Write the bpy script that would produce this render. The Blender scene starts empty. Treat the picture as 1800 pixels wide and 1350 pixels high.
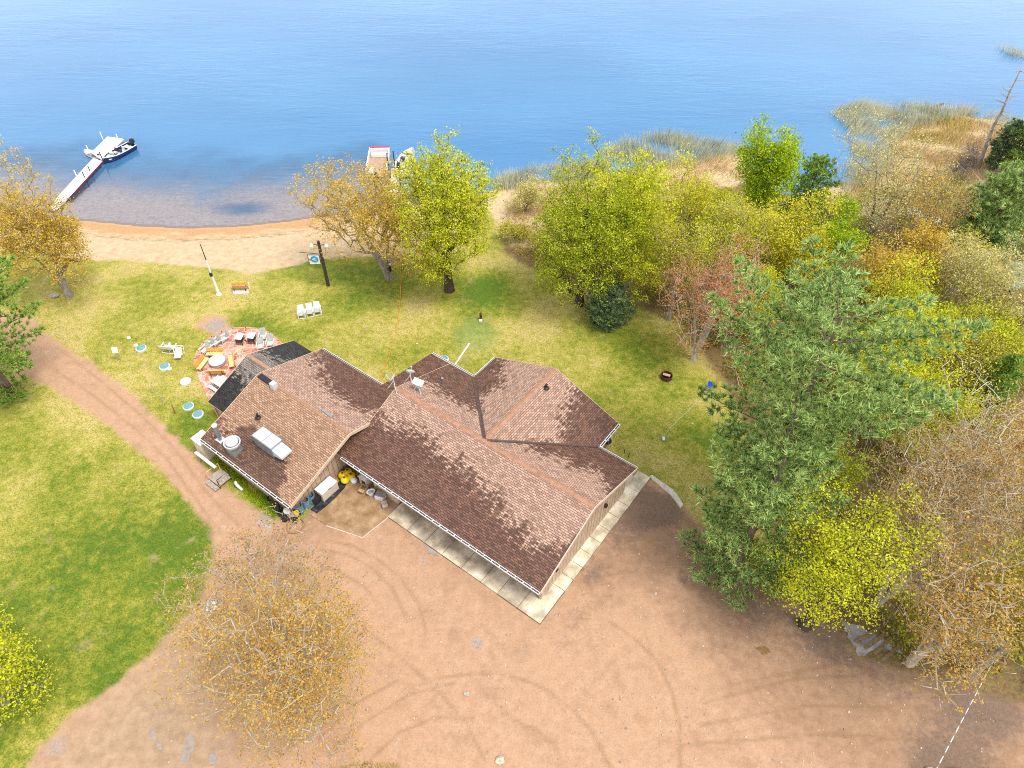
import bpy, bmesh, math, random
import numpy as np
from mathutils import Vector, Matrix
SC = bpy.context.scene
COL = SC.collection
R = math.radians
rng = np.random.default_rng(7)
random.seed(7)

# ------------------------------------------------------------------ camera
F, PITCH, ROLL, CH = 1258.67, R(46.686), R(0.6527), 44.0
FW = np.array([0, math.cos(PITCH), -math.sin(PITCH)])
_rt = np.array([1., 0, 0]); _up = np.cross(_rt, FW)
RT = math.cos(ROLL) * _rt + math.sin(ROLL) * _up
UP = -math.sin(ROLL) * _rt + math.cos(ROLL) * _up
CAM = np.array([0, 0, CH])
def proj(P):
    d = np.asarray(P, float) - CAM
    z = d @ FW
    return np.stack([900 + F * (d @ RT) / z, 675 - F * (d @ UP) / z], -1)
def ray(px, py):
    return FW + RT * (px - 900) / F + UP * (675 - py) / F
def at(px, py, z=0.):                      # survey helper: where a sight line meets height z
    d = ray(px, py); return CAM + d * ((z - CH) / d[2])

# ------------------------------------------------------------------ terrain
LAKE = -1.6
def sdf(poly, X, Y):                       # signed distance to polygon, + inside
    P = np.asarray(poly, float)[:, :2]; Q = np.roll(P, -1, 0)
    d2 = np.full(X.shape, 1e18); ins = np.zeros(X.shape, bool)
    for (ax, ay), (bx, by) in zip(P, Q):
        ex, ey = bx - ax, by - ay; wx, wy = X - ax, Y - ay
        t = np.clip((wx * ex + wy * ey) / (ex * ex + ey * ey + 1e-12), 0, 1)
        d2 = np.minimum(d2, (wx - t * ex) ** 2 + (wy - t * ey) ** 2)
        c = ((ay > Y) != (by > Y)) & (X < (bx - ax) * (Y - ay) / (by - ay + 1e-12) + ax)
        ins ^= c
    d = np.sqrt(d2); return np.where(ins, d, -d)
def pdist(pts, X, Y):                      # distance to an open polyline
    P = np.asarray(pts, float)[:, :2]; d2 = np.full(X.shape, 1e18)
    for (ax, ay), (bx, by) in zip(P[:-1], P[1:]):
        ex, ey = bx - ax, by - ay; wx, wy = X - ax, Y - ay
        t = np.clip((wx * ex + wy * ey) / (ex * ex + ey * ey + 1e-12), 0, 1)
        d2 = np.minimum(d2, (wx - t * ex) ** 2 + (wy - t * ey) ** 2)
    return np.sqrt(d2)
def sstep(a, b, x):
    t = np.clip((x - a) / (b - a), 0, 1); return t * t * (3 - 2 * t)
SHORE_PX = [(-60, 372), (30, 376), (90, 382), (150, 388), (205, 393), (250, 398), (330, 401), (420, 398), (500, 390), (560, 381),
    (640, 372), (740, 362), (830, 345), (880, 330), (940, 318), (1020, 318), (1100, 302), (1180, 290), (1250, 272), (1308, 264),
    (1330, 320), (1380, 345), (1440, 332), (1490, 322), (1556, 292), (1562, 248), (1600, 222), (1680, 204), (1740, 208), (1800, 224), (1900, 235)]
SHORE = [tuple(at(x, y, LAKE)[:2]) for x, y in SHORE_PX]
LAND = [(-400, 64)] + SHORE + [(400, 110), (400, -300), (-400, -300)]
def height(X, Y):
    X = np.asarray(X, float); Y = np.asarray(Y, float)
    s = sdf(LAND, X, Y)
    up = LAKE + 1.6 * sstep(-1.5, 15, s) - 0.036
    dn = LAKE - 0.01 + 0.10 * s
    z = np.where(s > 0, np.maximum(up, LAKE + 0.02 * np.minimum(s, 2) ), np.maximum(dn, -6.5))
    return z
def hz(x, y): return float(height(np.array([x]), np.array([y]))[0])
def gp(px, py):                            # ground point under an image position of the survey photo
    z = 0.
    for _ in range(12):
        p = at(px, py, z); z = .5 * z + .5 * max(hz(p[0], p[1]), LAKE)
    p = at(px, py, z); return np.array([p[0], p[1], z])
def gpoly(px): return [gp(*p) for p in px]
def height_to(base, py):                   # how tall is a thing standing on base whose top is seen at row py
    lo, hi = 0., 40.
    for _ in range(40):
        m = .5 * (lo + hi)
        if proj(base + np.array([0, 0, m]))[1] > py: lo = m
        else: hi = m
    return lo

# ------------------------------------------------------------------ object helpers
def tag(o, label=None, cat=None, group=None, kind=None):
    if label: o['label'] = label
    if cat: o['category'] = cat
    if group: o['group'] = group
    if kind: o['kind'] = kind
    return o
def empty(name, loc=(0, 0, 0), rz=0., label=None, cat=None, group=None):
    o = bpy.data.objects.new(name, None); COL.objects.link(o)
    o.location = loc; o.rotation_euler = (0, 0, rz); o.empty_display_size = .3
    return tag(o, label, cat, group)
def link(name, me, mats, parent=None, loc=None, rz=0.):
    o = bpy.data.objects.new(name, me); COL.objects.link(o)
    if not isinstance(mats, (list, tuple)): mats = [mats]
    if not me.materials:
        for m in mats: me.materials.append(m)
    if parent: o.parent = parent
    if loc is not None: o.location = loc
    if rz: o.rotation_euler = (0, 0, rz)
    return o
def copy_tree(o, parent=None):
    c = o.copy(); COL.objects.link(c)
    if parent: c.parent = parent
    for ch in list(o.children): copy_tree(ch, c)
    return c
def dup(o, loc, rz, label, group=None, scale=None):
    c = copy_tree(o); c.location = loc; c.rotation_euler = (0, 0, rz); c['label'] = label
    if group: c['group'] = group
    if scale: c.scale = scale
    return c
class MB:
    def __init__(s): s.v = []; s.f = []; s.mi = []
    def add(s, vs, fs, mi=0):
        n = len(s.v); s.v += [tuple(map(float, p)) for p in vs]
        s.f += [tuple(i + n for i in f) for f in fs]; s.mi += [mi] * len(fs); return s
    def box(s, c, d, rz=0., rx=0., ry=0., mi=0, taper=1.):
        M = Matrix.Rotation(rz, 3, 'Z') @ Matrix.Rotation(rx, 3, 'X') @ Matrix.Rotation(ry, 3, 'Y')
        vs = []
        for z in (-.5, .5):
            k = taper if z > 0 else 1
            for x, y in ((-.5, -.5), (.5, -.5), (.5, .5), (-.5, .5)):
                vs.append(M @ Vector((x * d[0] * k, y * d[1] * k, z * d[2])) + Vector(c))
        return s.add(vs, [(3, 2, 1, 0), (4, 5, 6, 7), (0, 1, 5, 4), (1, 2, 6, 5), (2, 3, 7, 6), (3, 0, 4, 7)], mi)
    def tube(s, pts, rad, n=6, mi=0, cap=True):
        pts = [np.asarray(p, float) for p in pts]
        if not hasattr(rad, '__len__'): rad = [rad] * len(pts)
        base = len(s.v); a = None
        for i, p in enumerate(pts):
            t = pts[min(i + 1, len(pts) - 1)] - pts[max(i - 1, 0)]; t = t / (np.linalg.norm(t) + 1e-9)
            if a is None: a = np.cross(t, [0, 0, 1.] if abs(t[2]) < .9 else [1., 0, 0])
            a = a - t * (a @ t); a /= np.linalg.norm(a) + 1e-9; b = np.cross(t, a)
            for k in range(n):
                g = 2 * math.pi * k / n
                s.v.append(tuple(p + rad[i] * (math.cos(g) * a + math.sin(g) * b)))
        m = len(pts)
        for i in range(m - 1):
            for k in range(n):
                q = (k + 1) % n
                s.f.append((base + i * n + k, base + i * n + q, base + (i + 1) * n + q, base + (i + 1) * n + k)); s.mi.append(mi)
        if cap:
            s.f.append(tuple(base + k for k in range(n))[::-1]); s.f.append(tuple(base + (m - 1) * n + k for k in range(n))); s.mi += [mi, mi]
        return s
    def lathe(s, prof, n=16, c=(0, 0, 0), mi=0, sx=1., sy=1., cap=True):
        base = len(s.v)
        for r, z in prof:
            for k in range(n):
                g = 2 * math.pi * k / n
                s.v.append((c[0] + r * sx * math.cos(g), c[1] + r * sy * math.sin(g), c[2] + z))
        for i in range(len(prof) - 1):
            for k in range(n):
                q = (k + 1) % n
                s.f.append((base + i * n + k, base + i * n + q, base + (i + 1) * n + q, base + (i + 1) * n + k)); s.mi.append(mi)
        if cap:
            s.f.append(tuple(base + k for k in range(n))[::-1]); s.f.append(tuple(base + (len(prof) - 1) * n + k for k in range(n))); s.mi += [mi, mi]
        return s
    def prism(s, poly, z0, z1, mi=0):
        n = len(poly); vs = [(p[0], p[1], z0) for p in poly] + [(p[0], p[1], z1) for p in poly]
        a = sum(poly[i][0] * poly[(i + 1) % n][1] - poly[(i + 1) % n][0] * poly[i][1] for i in range(n))
        fs = [tuple(range(n))[::-1], tuple(range(n, 2 * n))] + [(i, (i + 1) % n, n + (i + 1) % n, n + i) for i in range(n)]
        if a < 0: fs = [f[::-1] for f in fs]
        return s.add(vs, fs, mi)
    def blob(s, c, r, seed=0, sub=2, amp=.25, mi=0):
        bm = bmesh.new(); bmesh.ops.create_icosphere(bm, subdivisions=sub, radius=1)
        g = np.random.default_rng(seed); D = g.normal(size=(7, 3)); ph = g.uniform(0, 6, 7)
        vs = []
        for v in bm.verts:
            p = np.array(v.co); k = 1 + amp * np.mean(np.sin(D @ p * 1.7 + ph)) * 1.6
            vs.append(np.array(c) + p * k * np.array(r))
        s.add(vs, [[v.index for v in f.verts] for f in bm.faces], mi); bm.free(); return s
    def mesh(s, name, smooth=False):
        me = bpy.data.meshes.new(name); me.from_pydata(s.v, [], s.f)
        me.polygons.foreach_set('material_index', s.mi)
        if smooth: me.polygons.foreach_set('use_smooth', [True] * len(s.f))
        me.update(); return me
    def build(s, name, mats, parent=None, loc=None, rz=0., smooth=False, bevel=0.):
        o = link(name, s.mesh(name, smooth), mats, parent, loc, rz)
        if bevel:
            b = o.modifiers.new('bevel', 'BEVEL'); b.width = bevel; b.segments = 2; b.limit_method = 'ANGLE'
        return o

# ------------------------------------------------------------------ node helpers
class NT:
    def __init__(s, name, bsdf=True):
        s.m = bpy.data.materials.new(name); s.m.use_nodes = True; s.t = s.m.node_tree; s.t.nodes.clear()
        s.out = s.t.nodes.new('ShaderNodeOutputMaterial'); s._tc = None; s._geo = None
    def n(s, typ, ins=None, **kw):
        nd = s.t.nodes.new('ShaderNode' + typ)
        for k, v in kw.items(): setattr(nd, k, v)
        for k, v in (ins or {}).items(): s.set(nd.inputs[k], v)
        return nd
    def set(s, sock, v):
        if isinstance(v, bpy.types.NodeSocket): s.t.links.new(v, sock)
        elif isinstance(v, (tuple, list)):
            if len(v) == 3 and sock.type == 'RGBA': v = (*v, 1)
            sock.default_value = v
        else: sock.default_value = v
    def obj(s):
        if not s._tc: s._tc = s.n('TexCoord')
        return s._tc.outputs['Object']
    def uv(s):
        s.obj(); return s._tc.outputs['UV']
    def geo(s, k):
        if not s._geo: s._geo = s.n('NewGeometry')
        return s._geo.outputs[k]
    def pos(s): return s.geo('Position')
    def attr(s, name): return s.n('Attribute', attribute_name=name).outputs['Fac']
    def scale(s, v, k):
        return s.n('Mapping', {'Vector': v, 'Scale': k if isinstance(k, (tuple, list)) else (k, k, k)}).outputs[0]
    def noise(s, vec, sc, det=4., rough=.55, dist=0.):
        return s.n('TexNoise', {'Vector': vec, 'Scale': sc, 'Detail': det, 'Roughness': rough, 'Distortion': dist}).outputs['Fac']
    def math(s, op, a, b=0., clamp=False):
        nd = s.n('Math', operation=op, use_clamp=clamp); s.set(nd.inputs[0], a); s.set(nd.inputs[1], b); return nd.outputs[0]
    def mr(s, v, a, b, c=0., d=1., smooth=True):
        nd = s.n('MapRange', {'Value': v, 'From Min': a, 'From Max': b, 'To Min': c, 'To Max': d})
        if smooth: nd.interpolation_type = 'SMOOTHSTEP'
        return nd.outputs[0]
    def mix(s, f, a, b, mode='MIX'):
        nd = s.n('MixRGB', blend_type=mode); s.set(nd.inputs[0], f); s.set(nd.inputs[1], a); s.set(nd.inputs[2], b); return nd.outputs[0]
    def ramp(s, v, stops, interp='LINEAR'):
        nd = s.n('ValToRGB', {'Fac': v}); cr = nd.color_ramp; cr.interpolation = interp
        while len(cr.elements) < len(stops): cr.elements.new(.5)
        for e, (p, c) in zip(cr.elements, stops):
            e.position = p; e.color = (*c, 1)
        return nd.outputs[0]
    def bump(s, h, strength=.5, dist=.02):
        return s.n('Bump', {'Height': h, 'Strength': strength, 'Distance': dist}).outputs[0]
    def pbsdf(s, col, rough=.8, metal=0., spec=.3, normal=None):
        ins = {'Base Color': col, 'Roughness': rough, 'Metallic': metal, 'Specular IOR Level': spec}
        if normal is not None: ins['Normal'] = normal
        p = s.n('BsdfPrincipled', ins)
        s.t.links.new(p.outputs[0], s.out.inputs[0]); return s.m
def simple(name, col, rough=.6, metal=0., spec=.4, var=.25, sc=6., dirt=0., dirtcol=(.12, .09, .06)):
    t = NT(name); a = t.noise(t.pos(), sc, 5); c = t.mix(t.mr(a, .3, .7), tuple(x * (1 - var) for x in col), tuple(min(1, x * (1 + var)) for x in col))
    if dirt:
        d = t.mr(t.noise(t.pos(), sc * .35, 6, .65), .5, .75, 0, dirt); c = t.mix(d, c, dirtcol)
    b = t.bump(t.noise(t.pos(), sc * 6, 3), .15, .01)
    return t.pbsdf(c, rough, metal, spec, b)
# ------------------------------------------------------------------ light, sky, camera
SUN_EL, SUN_AZ = R(64), R(125)              # azimuth clockwise from the lake side (+Y)
def make_world():
    w = bpy.data.worlds.new('World'); SC.world = w; w.use_nodes = True; t = w.node_tree; t.nodes.clear()
    sky = t.nodes.new('ShaderNodeTexSky'); sky.sky_type = 'NISHITA'; sky.sun_disc = False
    sky.sun_elevation = SUN_EL; sky.sun_rotation = SUN_AZ; sky.air_density = 1.0; sky.dust_density = 2.0; sky.ozone_density = 1.5
    # thin bright cloud over the blue
    tc = t.nodes.new('ShaderNodeTexCoord'); mp = t.nodes.new('ShaderNodeMapping'); mp.inputs['Scale'].default_value = (1, 1, 2.5)
    nz = t.nodes.new('ShaderNodeTexNoise'); nz.inputs['Scale'].default_value = 1.6; nz.inputs['Detail'].default_value = 5
    mr = t.nodes.new('ShaderNodeMapRange'); mr.inputs['From Min'].default_value = .35; mr.inputs['From Max'].default_value = .7
    mr.inputs['To Min'].default_value = .25; mr.inputs['To Max'].default_value = .75
    mx = t.nodes.new('ShaderNodeMixRGB'); mx.inputs[2].default_value = (9.5, 9.3, 9.1, 1)
    bg = t.nodes.new('ShaderNodeBackground'); bg.inputs['Strength'].default_value = .1
    out = t.nodes.new('ShaderNodeOutputWorld'); L = t.links.new
    L(tc.outputs['Generated'], mp.inputs[0]); L(mp.outputs[0], nz.inputs['Vector']); L(nz.outputs['Fac'], mr.inputs['Value'])
    sp = t.nodes.new('ShaderNodeSeparateXYZ'); L(tc.outputs['Generated'], sp.inputs[0]); hr_ = t.nodes.new('ShaderNodeMapRange'); hr_.interpolation_type = 'SMOOTHSTEP'
    hr_.inputs['From Min'].default_value = .62; hr_.inputs['From Max'].default_value = .16; L(sp.outputs[2], hr_.inputs['Value'])
    m2 = t.nodes.new('ShaderNodeMixRGB'); m2.inputs[2].default_value = (11.5, 11.7, 12.1, 1); L(hr_.outputs[0], m2.inputs[0])   # white cloud low all round, added to brighten the lake's reflection
    L(mr.outputs[0], mx.inputs[0]); L(sky.outputs[0], mx.inputs[1]); L(mx.outputs[0], m2.inputs[1]); L(m2.outputs[0], bg.inputs[0]); L(bg.outputs[0], out.inputs[0])
    sun = bpy.data.lights.new('sun', 'SUN'); sun.energy = 2.0; sun.angle = R(18); sun.color = (1, .95, .86)
    so = bpy.data.objects.new('sun', sun); COL.objects.link(so)
    d = Vector((math.sin(SUN_AZ) * math.cos(SUN_EL), math.cos(SUN_AZ) * math.cos(SUN_EL), math.sin(SUN_EL)))
    so.rotation_euler = d.to_track_quat('Z', 'Y').to_euler(); so.location = (0, 0, 80)
    SC.view_settings.view_transform = 'Standard'; SC.view_settings.look = 'None'; SC.view_settings.exposure = EXPOSURE; SC.view_settings.gamma = 1; SC.cycles.filter_width = 1.0; SC.cycles.use_denoising = False
    c = bpy.data.cameras.new('camera'); c.sensor_width = 36; c.lens = 36 * F / 1800; c.clip_end = 6000; c.clip_start = .5
    co = bpy.data.objects.new('camera', c); COL.objects.link(co)
    M = Matrix(((RT[0], UP[0], -FW[0], 0), (RT[1], UP[1], -FW[1], 0), (RT[2], UP[2], -FW[2], CH), (0, 0, 0, 1)))
    co.matrix_world = M; SC.camera = co
EXPOSURE = 0.74
make_world()

# ------------------------------------------------------------------ ground material
def ground_material():
    t = NT('ground_cover'); P = t.pos()
    n_edge = t.noise(P, .9, 6, .65); n_fine = t.noise(P, 7., 4, .7); n_mid = t.noise(P, 1.6, 5, .6); n_big = t.noise(P, .16, 4, .55); n_pix = t.noise(P, 11., 3, .75)
    def mask(name, amp=.3, w=.06):
        v = t.math('ADD', t.attr(name), t.math('MULTIPLY', t.math('SUBTRACT', n_edge, .5), amp))
        return t.mr(v, .5 - w, .5 + w)
    # grass: lush green to straw yellow, some tree shade painted in as deeper green
    straw = t.math('ADD', t.math('MULTIPLY', t.math('SUBTRACT', n_mid, .5), 1.4), t.math('SUBTRACT', t.mr(n_big, .3, .7, .2, .8), t.math('SUBTRACT', t.attr('lush_shade'), .5)))
    straw = t.math('ADD', straw, t.math('MULTIPLY', t.math('SUBTRACT', n_fine, .5), .9), True)
    g = t.ramp(straw, [(0., (.11, .18, .018)), (.28, (.21, .245, .027)), (.55, (.33, .32, .052)), (.8, (.44, .385, .09)), (1., (.53, .43, .15))])
    g = t.mix(t.mr(n_pix, .44, .62, 0, .85), g, t.mix(.62, g, (.035, .05, .006)))
    g = t.mix(t.math('MULTIPLY', t.attr('mint'), .5), g, t.ramp(n_fine, [(.25, (.09, .19, .045)), (.7, (.26, .37, .13))]))
    bare = t.math('MULTIPLY', t.mr(t.noise(P, .55, 6, .7), .57, .72), .7)
    g = t.mix(bare, g, t.ramp(n_fine, [(.2, (.24, .17, .08)), (.8, (.46, .35, .19))]))
    # dirt lot
    d = t.ramp(n_mid, [(.2, (.38, .225, .14)), (.5, (.47, .29, .182)), (.8, (.55, .36, .24))])
    d = t.mix(t.mr(n_big, .35, .7, 0, .6), d, (.50, .31, .19)); d = t.mix(t.mr(t.noise(P, .42, 7, .7), .50, .68, 0, .5), d, (.33, .195, .12)); d = t.mix(t.mr(t.noise(P, 1.1, 6, .75, 1.5), .60, .70, 0, .4), d, (.60, .45, .33))
    d = t.mix(t.mr(t.noise(P, 9., 6, .8), .45, .64, 0, .36), d, (.22, .15, .10))
    d = t.mix(t.mr(t.noise(P, 14., 4, .8), .60, .74, 0, .5), d, (.74, .58, .46))
    d = t.mix(t.math('MULTIPLY', t.mr(t.math('ADD', t.attr('browner'), t.math('SUBTRACT', t.noise(P, .6, 6, .65), .5)), .15, .75), .6), d, t.ramp(n_mid, [(.3, (.20, .12, .075)), (.7, (.33, .21, .135))]))
    d = t.mix(t.math('MULTIPLY', t.attr('tan'), .7), d, t.ramp(n_mid, [(.25, (.27, .19, .12)), (.7, (.44, .32, .21))]))
    trk = t.math('MULTIPLY', t.attr('track'), t.mr(t.noise(P, .5, 4), .3, .6, .35, 1.))
    d = t.mix(t.math('MULTIPLY', trk, .5), d, (.23, .135, .07))
    dk = t.mr(t.math('ADD', t.attr('dark'), t.math('MULTIPLY', t.math('SUBTRACT', t.noise(P, 2.2, 7, .75), .5), .9)), .40, .74, 0, .7)
    d = t.mix(dk, d, t.ramp(n_fine, [(.25, (.085, .065, .055)), (.75, (.22, .16, .125))]))
    gv = t.mr(t.math('ADD', t.attr('gravel'), t.math('MULTIPLY', t.math('SUBTRACT', n_edge, .5), .6)), .4, .62, 0, .85)
    d = t.mix(gv, d, t.ramp(t.noise(P, 11, 4, .7), [(.3, (.20, .17, .15)), (.7, (.46, .39, .34))]))
    # beach
    b = t.ramp(n_mid, [(.2, (.40, .27, .155)), (.5, (.52, .385, .235)), (.8, (.62, .49, .33))])
    b = t.mix(t.mr(t.math('ADD', t.attr('wet'), t.math('MULTIPLY', t.math('SUBTRACT', t.noise(t.scale(P, (.35, 1, 1)), 1.1, 6, .7), .5), 1.7)), .3, .85, 0, .85), b, t.ramp(n_fine, [(.25, (.36, .19, .075)), (.75, (.52, .30, .13))]))
    wk = t.math('MULTIPLY', t.math('MULTIPLY', t.mr(t.attr('wet'), .12, .3), t.mr(t.attr('wet'), .3, .55, 1, 0)), t.mr(t.noise(t.scale(P, (.5, 1.6, 1)), 2.2, 7, .8), .47, .6)); b = t.mix(t.math('MULTIPLY', wk, .75), b, (.17, .10, .05)); b = t.mix(t.mr(t.attr('wet'), .98, 1.1, 0, .7), b, (.80, .74, .66))
    b = t.mix(t.mr(t.noise(P, 5, 6, .75), .62, .74, 0, .55), b, (.25, .14, .07))
    b = t.mix(t.mr(t.noise(P, 22, 3, .7), .5, .7, 0, .3), b, (.8, .66, .48))
    # leaf litter and marsh
    l = t.ramp(t.noise(P, 3., 7, .75), [(.25, (.07, .045, .025)), (.5, (.19, .12, .06)), (.62, (.17, .19, .03)), (.8, (.31, .25, .09))])
    l = t.mix(t.mr(n_pix, .45, .7, 0, .5), l, (.33, .22, .12))
    ms = t.ramp(t.noise(t.scale(P, (1, 2.5, 1)), 2.6, 6, .75), [(.2, (.20, .15, .09)), (.42, (.46, .36, .20)), (.65, (.64, .52, .32)), (.85, (.30, .33, .05))])
    c = t.mix(mask('litter', .35, .1), g, l)
    c = t.mix(mask('marsh', .4, .1), c, ms)
    c = t.mix(mask('beach', .5, .09), c, b)
    c = t.mix(mask('dirt', .34, .08), c, d)
    h = t.math('ADD', t.math('MULTIPLY', n_fine, .6), t.math('ADD', t.math('MULTIPLY', n_pix, .35), n_mid))
    return t.pbsdf(c, .92, 0, .15, t.bump(h, .55, .09))
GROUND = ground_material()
DIRT_PX = [(-80, 560), (20, 548), (60, 556), (82, 585), (118, 612), (175, 648), (232, 690), (275, 735), (330, 790), (372, 828), (398, 858), (445, 893), (480, 912), (530, 915), (560, 880), (600, 840),
    (668, 860), (700, 880), (945, 1080), (1135, 838), (1182, 868), (1200, 892), (1222, 915), (1262, 960), (1330, 1030), (1400, 1062), (1470, 1100), (1500, 1150), (1560, 1172), (1680, 1205), (1900, 1265),
    (1900, 1500), (-20, 1500), (46, 1345), (112, 1262), (190, 1212), (245, 1165), (300, 1112), (345, 1060), (378, 985), (368, 930), (330, 880), (290, 835), (235, 785), (180, 742), (120, 700), (52, 662), (-80, 640)]
BEACH_PX = [(-60, 372)] + SHORE_PX[1:12] + [(850, 350), (850, 395), (790, 432), (700, 446), (620, 452), (560, 455), (500, 470), (470, 476), (438, 481), (402, 474), (330, 467), (250, 459), (140, 456), (60, 440), (-60, 430)]
LITTER_PX = [(880, 440), (900, 370), (1100, 315), (1310, 300), (1500, 320), (1950, 300), (2050, 1340), (1700, 1228), (1560, 1195), (1470, 1130), (1400, 1085), (1335, 1045), (1345, 960), (1370, 890), (1345, 825), (1310, 770), (1292, 700),
    (1245, 640), (1190, 560), (1062, 520), (930, 470)]
MARSH_PX = [(840, 352), (880, 334), (940, 322), (1100, 306), (1308, 268), (1325, 318), (1200, 345), (1000, 380), (950, 440), (900, 430), (870, 385)]
MARSH2_PX = [(1440, 335), (1490, 324), (1556, 294), (1562, 250), (1600, 224), (1680, 206), (1740, 210), (1950, 240), (1800, 300), (1720, 330), (1690, 400), (1600, 380), (1500, 380)]
LOT = lambda px: [tuple(gp(*p)[:2]) for p in px]
TRACKS = [[(726, 1206), (780, 1191), (831, 1183), (881, 1185), (925, 1197), (961, 1213), (1008, 1249), (1044, 1292), (1073, 1350)],
    [(1073, 1094), (1116, 1123), (1156, 1162), (1181, 1217), (1195, 1274), (1195, 1350)], [(903, 1267), (946, 1285), (979, 1318), (993, 1350)],
    [(654, 1115), (708, 1159), (773, 1217), (817, 1267), (853, 1339)], [(575, 950), (620, 960), (660, 980), (700, 1012), (735, 1060), (750, 1110)],
    [(560, 966), (610, 975), (650, 995), (690, 1034), (712, 1080)], [(545, 1000), (590, 1002), (640, 1030), (670, 1070)],
    [(100, 610), (180, 672), (250, 732), (310, 792), (360, 862), (420, 925)], [(80, 640), (160, 692), (230, 747), (290, 802), (340, 872), (390, 940)],
    [(1240, 1235), (1400, 1192), (1560, 1186), (1800, 1232)], [(1230, 1275), (1420, 1240), (1600, 1245), (1800, 1275)], [(1200, 1310), (1450, 1290), (1800, 1312)],
    [(1300, 1200), (1480, 1165), (1600, 1195)], [(580, 1330), (640, 1270), (720, 1220), (800, 1200)], [(560, 1300), (620, 1240), (700, 1195)], [(640, 1345), (700, 1290), (760, 1262), (830, 1262)]]
DARKS = [(1085, 945, 2.6, .55), (1130, 885, 2.2, .8), (1180, 900, 1.5, .6), (1040, 1010, 1.6, .55), (1020, 1085, 1.7, .48), (985, 1140, 1.3, .40), (1320, 1075, 2.2, .6), (1440, 1110, 2.5, .7), (1560, 1190, 3., .5), (1700, 1215, 2.5, .6),
    (1770, 1250, 2.5, .5), (1700, 1345, 2.5, .6), (1620, 1350, 2, .5), (330, 1320, 2.0, .35), (250, 1230, 2.5, .25), (545, 905, 1.4, .5), (600, 880, 1.6, .35), (1250, 950, 1.5, .5)]
GRAVELS = [(838, 1133, .8, .62), (918, 1147, .5, .5), (770, 1060, .6, .45), (515, 965, .5, .6), (545, 965, .4, .6), (468, 912, .9, .75), (100, 1310, 1.4, .55), (200, 1240, 1., .4), (380, 572, 1.1, 1.), (745, 985, .6, .5), (555, 1345, .6, .6), (660, 1115, .6, .3)]
LUSH_SHADE = [(200, 980, 6, .22), (330, 1010, 7, .22), (120, 1120, 8, .26), (60, 1220, 7, .26), (240, 900, 8, .16), (80, 900, 8, .1), (560, 470, 3, .35), (640, 490, 3.5, .75), (840, 510, 3, .75), (440, 560, 2.5, .45), (520, 600, 2.5, .55), (1240, 770, 2.6, .7), (1180, 680, 3, .35),
    (1140, 620, 3, .3), (830, 650, 2, .5), (1010, 720, 2, .4), (340, 740, 2, .55), (470, 875, 1.2, .8), (425, 845, .8, .8), (395, 815, .8, .5), (1050, 590, 2, .2), (700, 500, 2, .3)]  # greener grass, plus tree shade painted in by the golden maple and pine
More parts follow.
